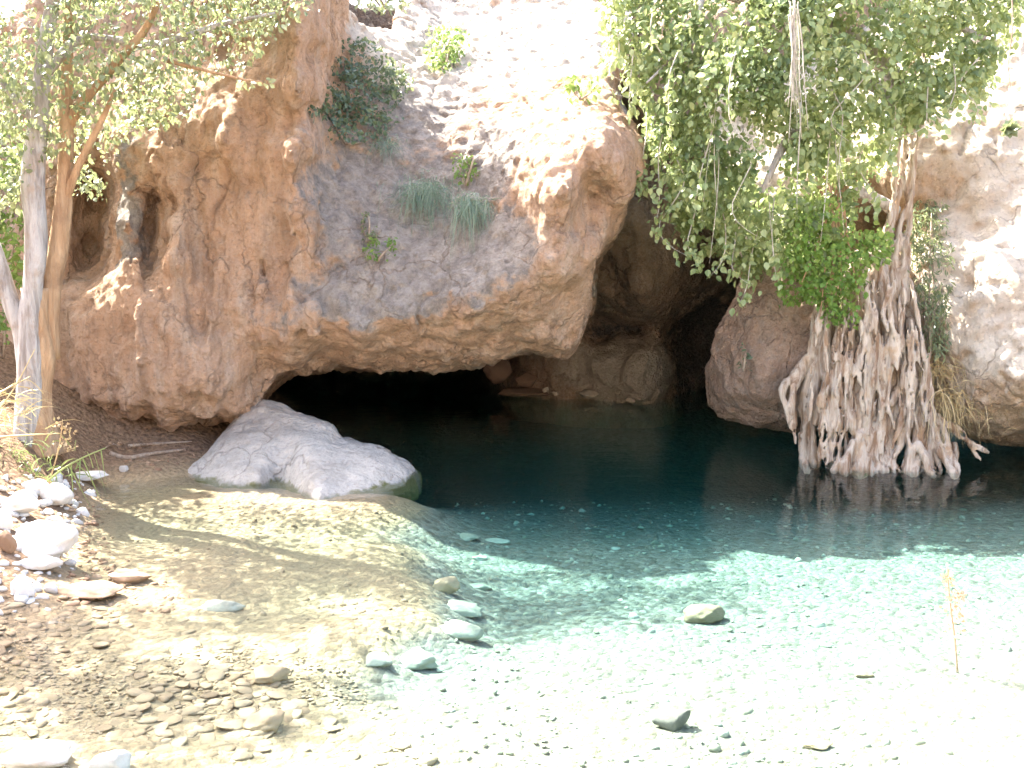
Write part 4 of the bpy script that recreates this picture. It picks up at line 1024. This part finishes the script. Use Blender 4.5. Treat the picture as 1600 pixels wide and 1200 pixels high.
def stone(label, px, py, w, h, mat, z=None, rnd=.5, seed=0, deep=None, name='stone', sink=.25):
    """a stone of its own; w, h are its width and height as seen, in pixels of the photograph"""
    c = on_bed(px, py + h * .35) if z is None else P(px, py + h * .35, z)
    s = c[1] / FPX; a, b2 = w * s / 2, h * s / 2
    d = deep or a * .75
    v, f = stone_shape(4, seed + .37)
    low = .7 if mat == 'pool_stone' else 1.0     # worn flat by the stream
    v = v * np.array([a, d, b2 * 1.15 * low])
    if mat == 'pool_stone': sink = .85
    c = c + np.array([0, d * .4, b2 * (1 - sink)])
    me = new_mesh(name, v, f, True, {'rnd': np.full(len(v), rnd)})
    return link(name, me, M[mat], loc=c, label=label, cat='stone')
ST = [('large white stone with a flat face at the water edge', 62, 848, 100, 62, 'white_stone', .9),
      ('long flat white stone lying below the large white one', 57, 882, 72, 24, 'white_stone', .8),
      ('bluish white rounded stone low on the bank', 33, 920, 46, 40, 'white_stone', .6),
      ('dark brown stone wedged beside the large white one', 10, 850, 28, 40, 'brown_stone', .3),
      ('long flat reddish slab at the edge of the shallows', 130, 928, 118, 17, 'brown_stone', .9),
      ('reddish flat stone above the long slab', 195, 905, 70, 20, 'brown_stone', .8),
      ('pale stone with a strong shadow in the shallows', 345, 943, 60, 30, 'pool_stone', .95),
      ('rounded pale stone at the lower corner of the sandy shelf', 648, 1024, 74, 44, 'pool_stone', .7),
      ('smaller pale stone touching the one at the shelf corner', 590, 1027, 56, 32, 'pool_stone', .8),
      ('large smooth stone beside the shelf edge under clear water', 718, 978, 78, 46, 'pool_stone', .7),
      ('yellowish stone tucked against the shelf edge', 697, 917, 44, 26, 'bed_stone', .9),
      ('flat pale slab beside the shelf above the smooth stone', 722, 948, 76, 28, 'pool_stone', .6),
      ('flat greenish stone alone on the pale pool bottom', 1106, 962, 72, 28, 'bed_stone', .35),
      ('small flat pale stone right of the greenish one', 1278, 973, 34, 14, 'pool_stone', .9),
      ('dark pointed stone on the bright pool bottom near the lower edge', 1052, 1126, 64, 36, 'dark_stone', .3),
      ('small dark flat stone far along the bright pool bottom', 1352, 1056, 32, 10, 'bed_stone', .2),
      ('thin dark flat stone at the bottom edge', 1275, 1164, 52, 9, 'bed_stone', .3),
      ('flat tan stone with a shadowed end in the shallows', 418, 1056, 66, 24, 'bed_stone', .8),
      ('broad flat tan stone deeper in the shallows', 412, 1132, 74, 30, 'bed_stone', .7),
      ('teal tinted flat stone deep beside the shelf, upper one', 728, 838, 46, 14, 'pool_stone', .6),
      ('teal tinted flat stone deep beside the shelf, brightest one', 775, 845, 42, 14, 'pool_stone', .95),
      ('small flat stone under the brightest teal stone', 750, 870, 36, 13, 'pool_stone', .9),
      ('flat stone at the end of the teal stones', 750, 915, 40, 16, 'pool_stone', .6),
      ('pale angular stone on the bank below the reed', 85, 775, 66, 34, 'white_stone', .95),
      ('white stone at the top of the bank pile', 30, 790, 62, 36, 'white_stone', .85),
      ('grey blue stone between the white bank stones', 42, 825, 26, 16, 'white_stone', .1),
      ('rounded white stone at the picture edge', 5, 815, 40, 36, 'white_stone', .9),
      ('flat pale stone at the shore under the drooping grass', 130, 745, 70, 14, 'white_stone', .7),
      ('white stone nearest the reed on the bank', 55, 760, 50, 22, 'white_stone', .8),
      ('small bluish stone on the mud beside the grey boulder', 192, 733, 14, 12, 'white_stone', .3),
      ('wet bluish stone standing in for sky reflections in the lower corner of the shallows', 60, 1185, 120, 46, 'white_stone', .2),
      ('smaller wet stone beside the corner stone, also standing in for reflections', 165, 1195, 70, 34, 'white_stone', .4)]  # last two stones stand in for bluish reflections on the riffle
for j, (lab, a_, b_, w, h, mt, rn) in enumerate(ST): stone(lab, a_, b_, w, h, mt, rnd=rn, seed=j)
# stones at the back of the cave
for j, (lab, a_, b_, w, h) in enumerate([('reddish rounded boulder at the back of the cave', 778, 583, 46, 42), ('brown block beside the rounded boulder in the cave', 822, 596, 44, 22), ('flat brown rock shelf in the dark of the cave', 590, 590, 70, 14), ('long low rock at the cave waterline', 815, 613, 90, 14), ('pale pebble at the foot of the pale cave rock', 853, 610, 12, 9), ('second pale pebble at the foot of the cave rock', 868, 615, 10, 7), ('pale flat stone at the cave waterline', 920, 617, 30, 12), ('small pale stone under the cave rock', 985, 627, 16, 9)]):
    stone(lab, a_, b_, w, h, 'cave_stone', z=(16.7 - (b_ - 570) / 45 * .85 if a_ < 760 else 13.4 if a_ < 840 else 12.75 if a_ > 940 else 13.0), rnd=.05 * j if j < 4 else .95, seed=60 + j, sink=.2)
for j in range(26):
    b_ = rng.uniform(568, 588); a_ = rng.uniform(470, 740)
    o = stone('small stone lying in the dark at the back of the cave', a_, b_, rng.uniform(9, 22), rng.uniform(6, 14), 'cave_stone', z=16.6 - (b_ - 570) / 45 * .85, rnd=rng.random(), seed=80 + j)
    o['group'] = 'stones in the cave'

# cobbles: alike, so copies of a few shapes; the largest are things, the rest one scatter
def scatter(poly, n, smin, smax, mat, label, group, n_own, stuff_label, seed, flatz=.5, near=()):
    r = np.random.default_rng(seed)
    c = in_poly(poly, n)
    pos = on_bed(c[:, 0], c[:, 1])
    sz = smin + (smax - smin) * r.random(n) ** 4.8
    cm = fbm(pos * np.array([1, 1, 0]), 1.3, 3, .5, seed)
    sz = np.where(cm < -.03, np.minimum(sz, smin * 2.2), sz)
    rot = r.uniform(0, 6.28, n); rn = r.random(n)
    asp = np.stack([r.uniform(.8, 1.25, n), r.uniform(.5, .95, n), r.uniform(flatz * .6, flatz * 1.5, n)], -1)
    pos[:, 2] += sz * asp[:, 2] * r.uniform(-.6, .05, n)
    px_ = sz / pos[:, 1]
    order = np.argsort(-px_)
    var = []
    for k in range(8):
        v, f = stone_shape(2, k * 1.7 + seed, .55)
        me = new_mesh('cobble', v, f, True, {'rnd': np.full(len(v), (k + .5) / 8)}); me.materials.append(M[mat]); var.append(me)
    lm = [(x_[0], np.array(x_[1:3], float)) for x_ in near]
    for i in order[:n_own]:
        w_ = min(lm, key=lambda x_: np.hypot(*(x_[1] - c[i]) * np.array([1, 1.6])))[0]
        o = link('cobble', var[i % 8], None, label=label + ' ' + w_, cat='cobble', group=group + ' ' + w_)
        o.location = pos[i] + (0, 0, sz[i] * asp[i, 2] * .2); o.scale = asp[i] * sz[i]; o.rotation_euler = (r.normal(0, .15), r.normal(0, .15), rot[i])
    b_ = MB(); sh_ = [stone_shape(2, k * 1.3 + seed, .6) for k in range(12)]
    for i in order[n_own:]:
        v, f = sh_[i % 12]
        w = v * asp[i] * sz[i]; cs, sn = math.cos(rot[i]), math.sin(rot[i])
        w = np.stack([w[:, 0] * cs - w[:, 1] * sn, w[:, 0] * sn + w[:, 1] * cs, w[:, 2]], -1) + pos[i] + (0, 0, sz[i] * asp[i, 2] * .05)
        b_.add(w, f, rnd=rn[i])
    if len(order) > n_own: b_.build('pebbles', M[mat], kind='stuff', label=stuff_label, cat='pebbles')
scatter([(-20, 930), (120, 940), (260, 960), (420, 1010), (560, 1060), (700, 1220), (-20, 1220)], 3000, .008, .062, 'bed_stone', 'tan cobble', 'tan cobbles', 110, 'tan pebbles covering the bed of the shallows', 31, .24,
        near=[('around the broad flat tan stone in the shallows', 412, 1132), ('around the flat tan stone with a shadowed end', 418, 1056), ('in front of the long flat reddish slab', 150, 970), ('around the wet bluish corner stone', 80, 1170), ('beside the pale stone with a strong shadow', 345, 960), ('between the corner stone and the reddish slab', 60, 1060), ('at the bottom edge beside the bright gravel', 560, 1170), ('above the smaller wet stone in the shallows', 220, 1110), ('in the middle of the brown shallows', 240, 1040)])
scatter([(110, 770), (150, 790), (170, 870), (300, 930), (260, 960), (90, 935), (125, 870)], 260, .015, .05, 'brown_stone', 'reddish brown cobble', 'reddish cobbles', 80, 'reddish pebbles along the water edge', 33, near=[('under the drooping grass at the shore', 140, 780), ('beside the large white stone', 130, 850), ('above the long reddish slab', 170, 900), ('below the reddish flat stone', 260, 940)])
scatter([(-20, 735), (60, 730), (130, 745), (150, 770), (110, 830), (110, 880), (70, 940), (-20, 960)], 230, .02, .08, 'white_stone', 'whitish cobble', 'whitish cobbles', 90, 'whitish pebbles between the bank stones', 35, .7, near=[('at the top of the bank by the tree foot', 30, 745), ('around the pale angular stone below the reed', 90, 780), ('beside the large white stone on the bank', 60, 850), ('around the bluish white rounded stone', 30, 930), ('against the rounded white stone at the picture edge', 5, 815)])
scatter([(700, 900), (1000, 880), (1620, 850), (1620, 1220), (600, 1220), (700, 1020)], 1100, .008, .05, 'pool_stone', '', '', 0, 'pale gravel covering the sunlit pool bottom', 37)
scatter([(700, 780), (1620, 780), (1620, 900), (720, 900)], 700, .012, .045, 'pool_stone', '', '', 0, 'gravel on the deeper pool bottom in the shade', 39)
scatter([(170, 765), (400, 790), (640, 810), (660, 960), (560, 1040), (300, 930), (180, 860)], 500, .008, .03, 'bed_stone', '', '', 0, 'fine pebbles strewn over the sandy shelf', 41)
scatter([(150, 690), (220, 690), (330, 690), (340, 715), (280, 735), (200, 735)], 240, .010, .04, 'brown_stone', '', '', 0, 'rubble on the dark soil under the overhang', 43)
# dry sticks on the soil under the overhang
for j, (lab, pts, r_) in enumerate([('long dry stick on the soil under the overhang', [(172, 712), (200, 719), (240, 712), (290, 706)], .022), ('short dry stick crossing the soil under the overhang', [(200, 700), (240, 697), (300, 693)], .013), ('thin curved twig at the mud edge', [(165, 703), (176, 697), (186, 700)], .007)]):
    w = [on_bed(a_, b_) + (0, 0, .02) for a_, b_ in pts]; b_ = MB(); b_.add(*tube(w, (r_, r_ * .9, r_ * .5), 16, 7, .5, seed=j)); b_.build('stick', M['twig'], None, w[0], loc=w[0], label=lab, cat='stick')
print('all', time.time() - T0, 'tris', sum(len(m_.loop_triangles) if False else sum(1 for _ in ()) for m_ in bpy.data.meshes))
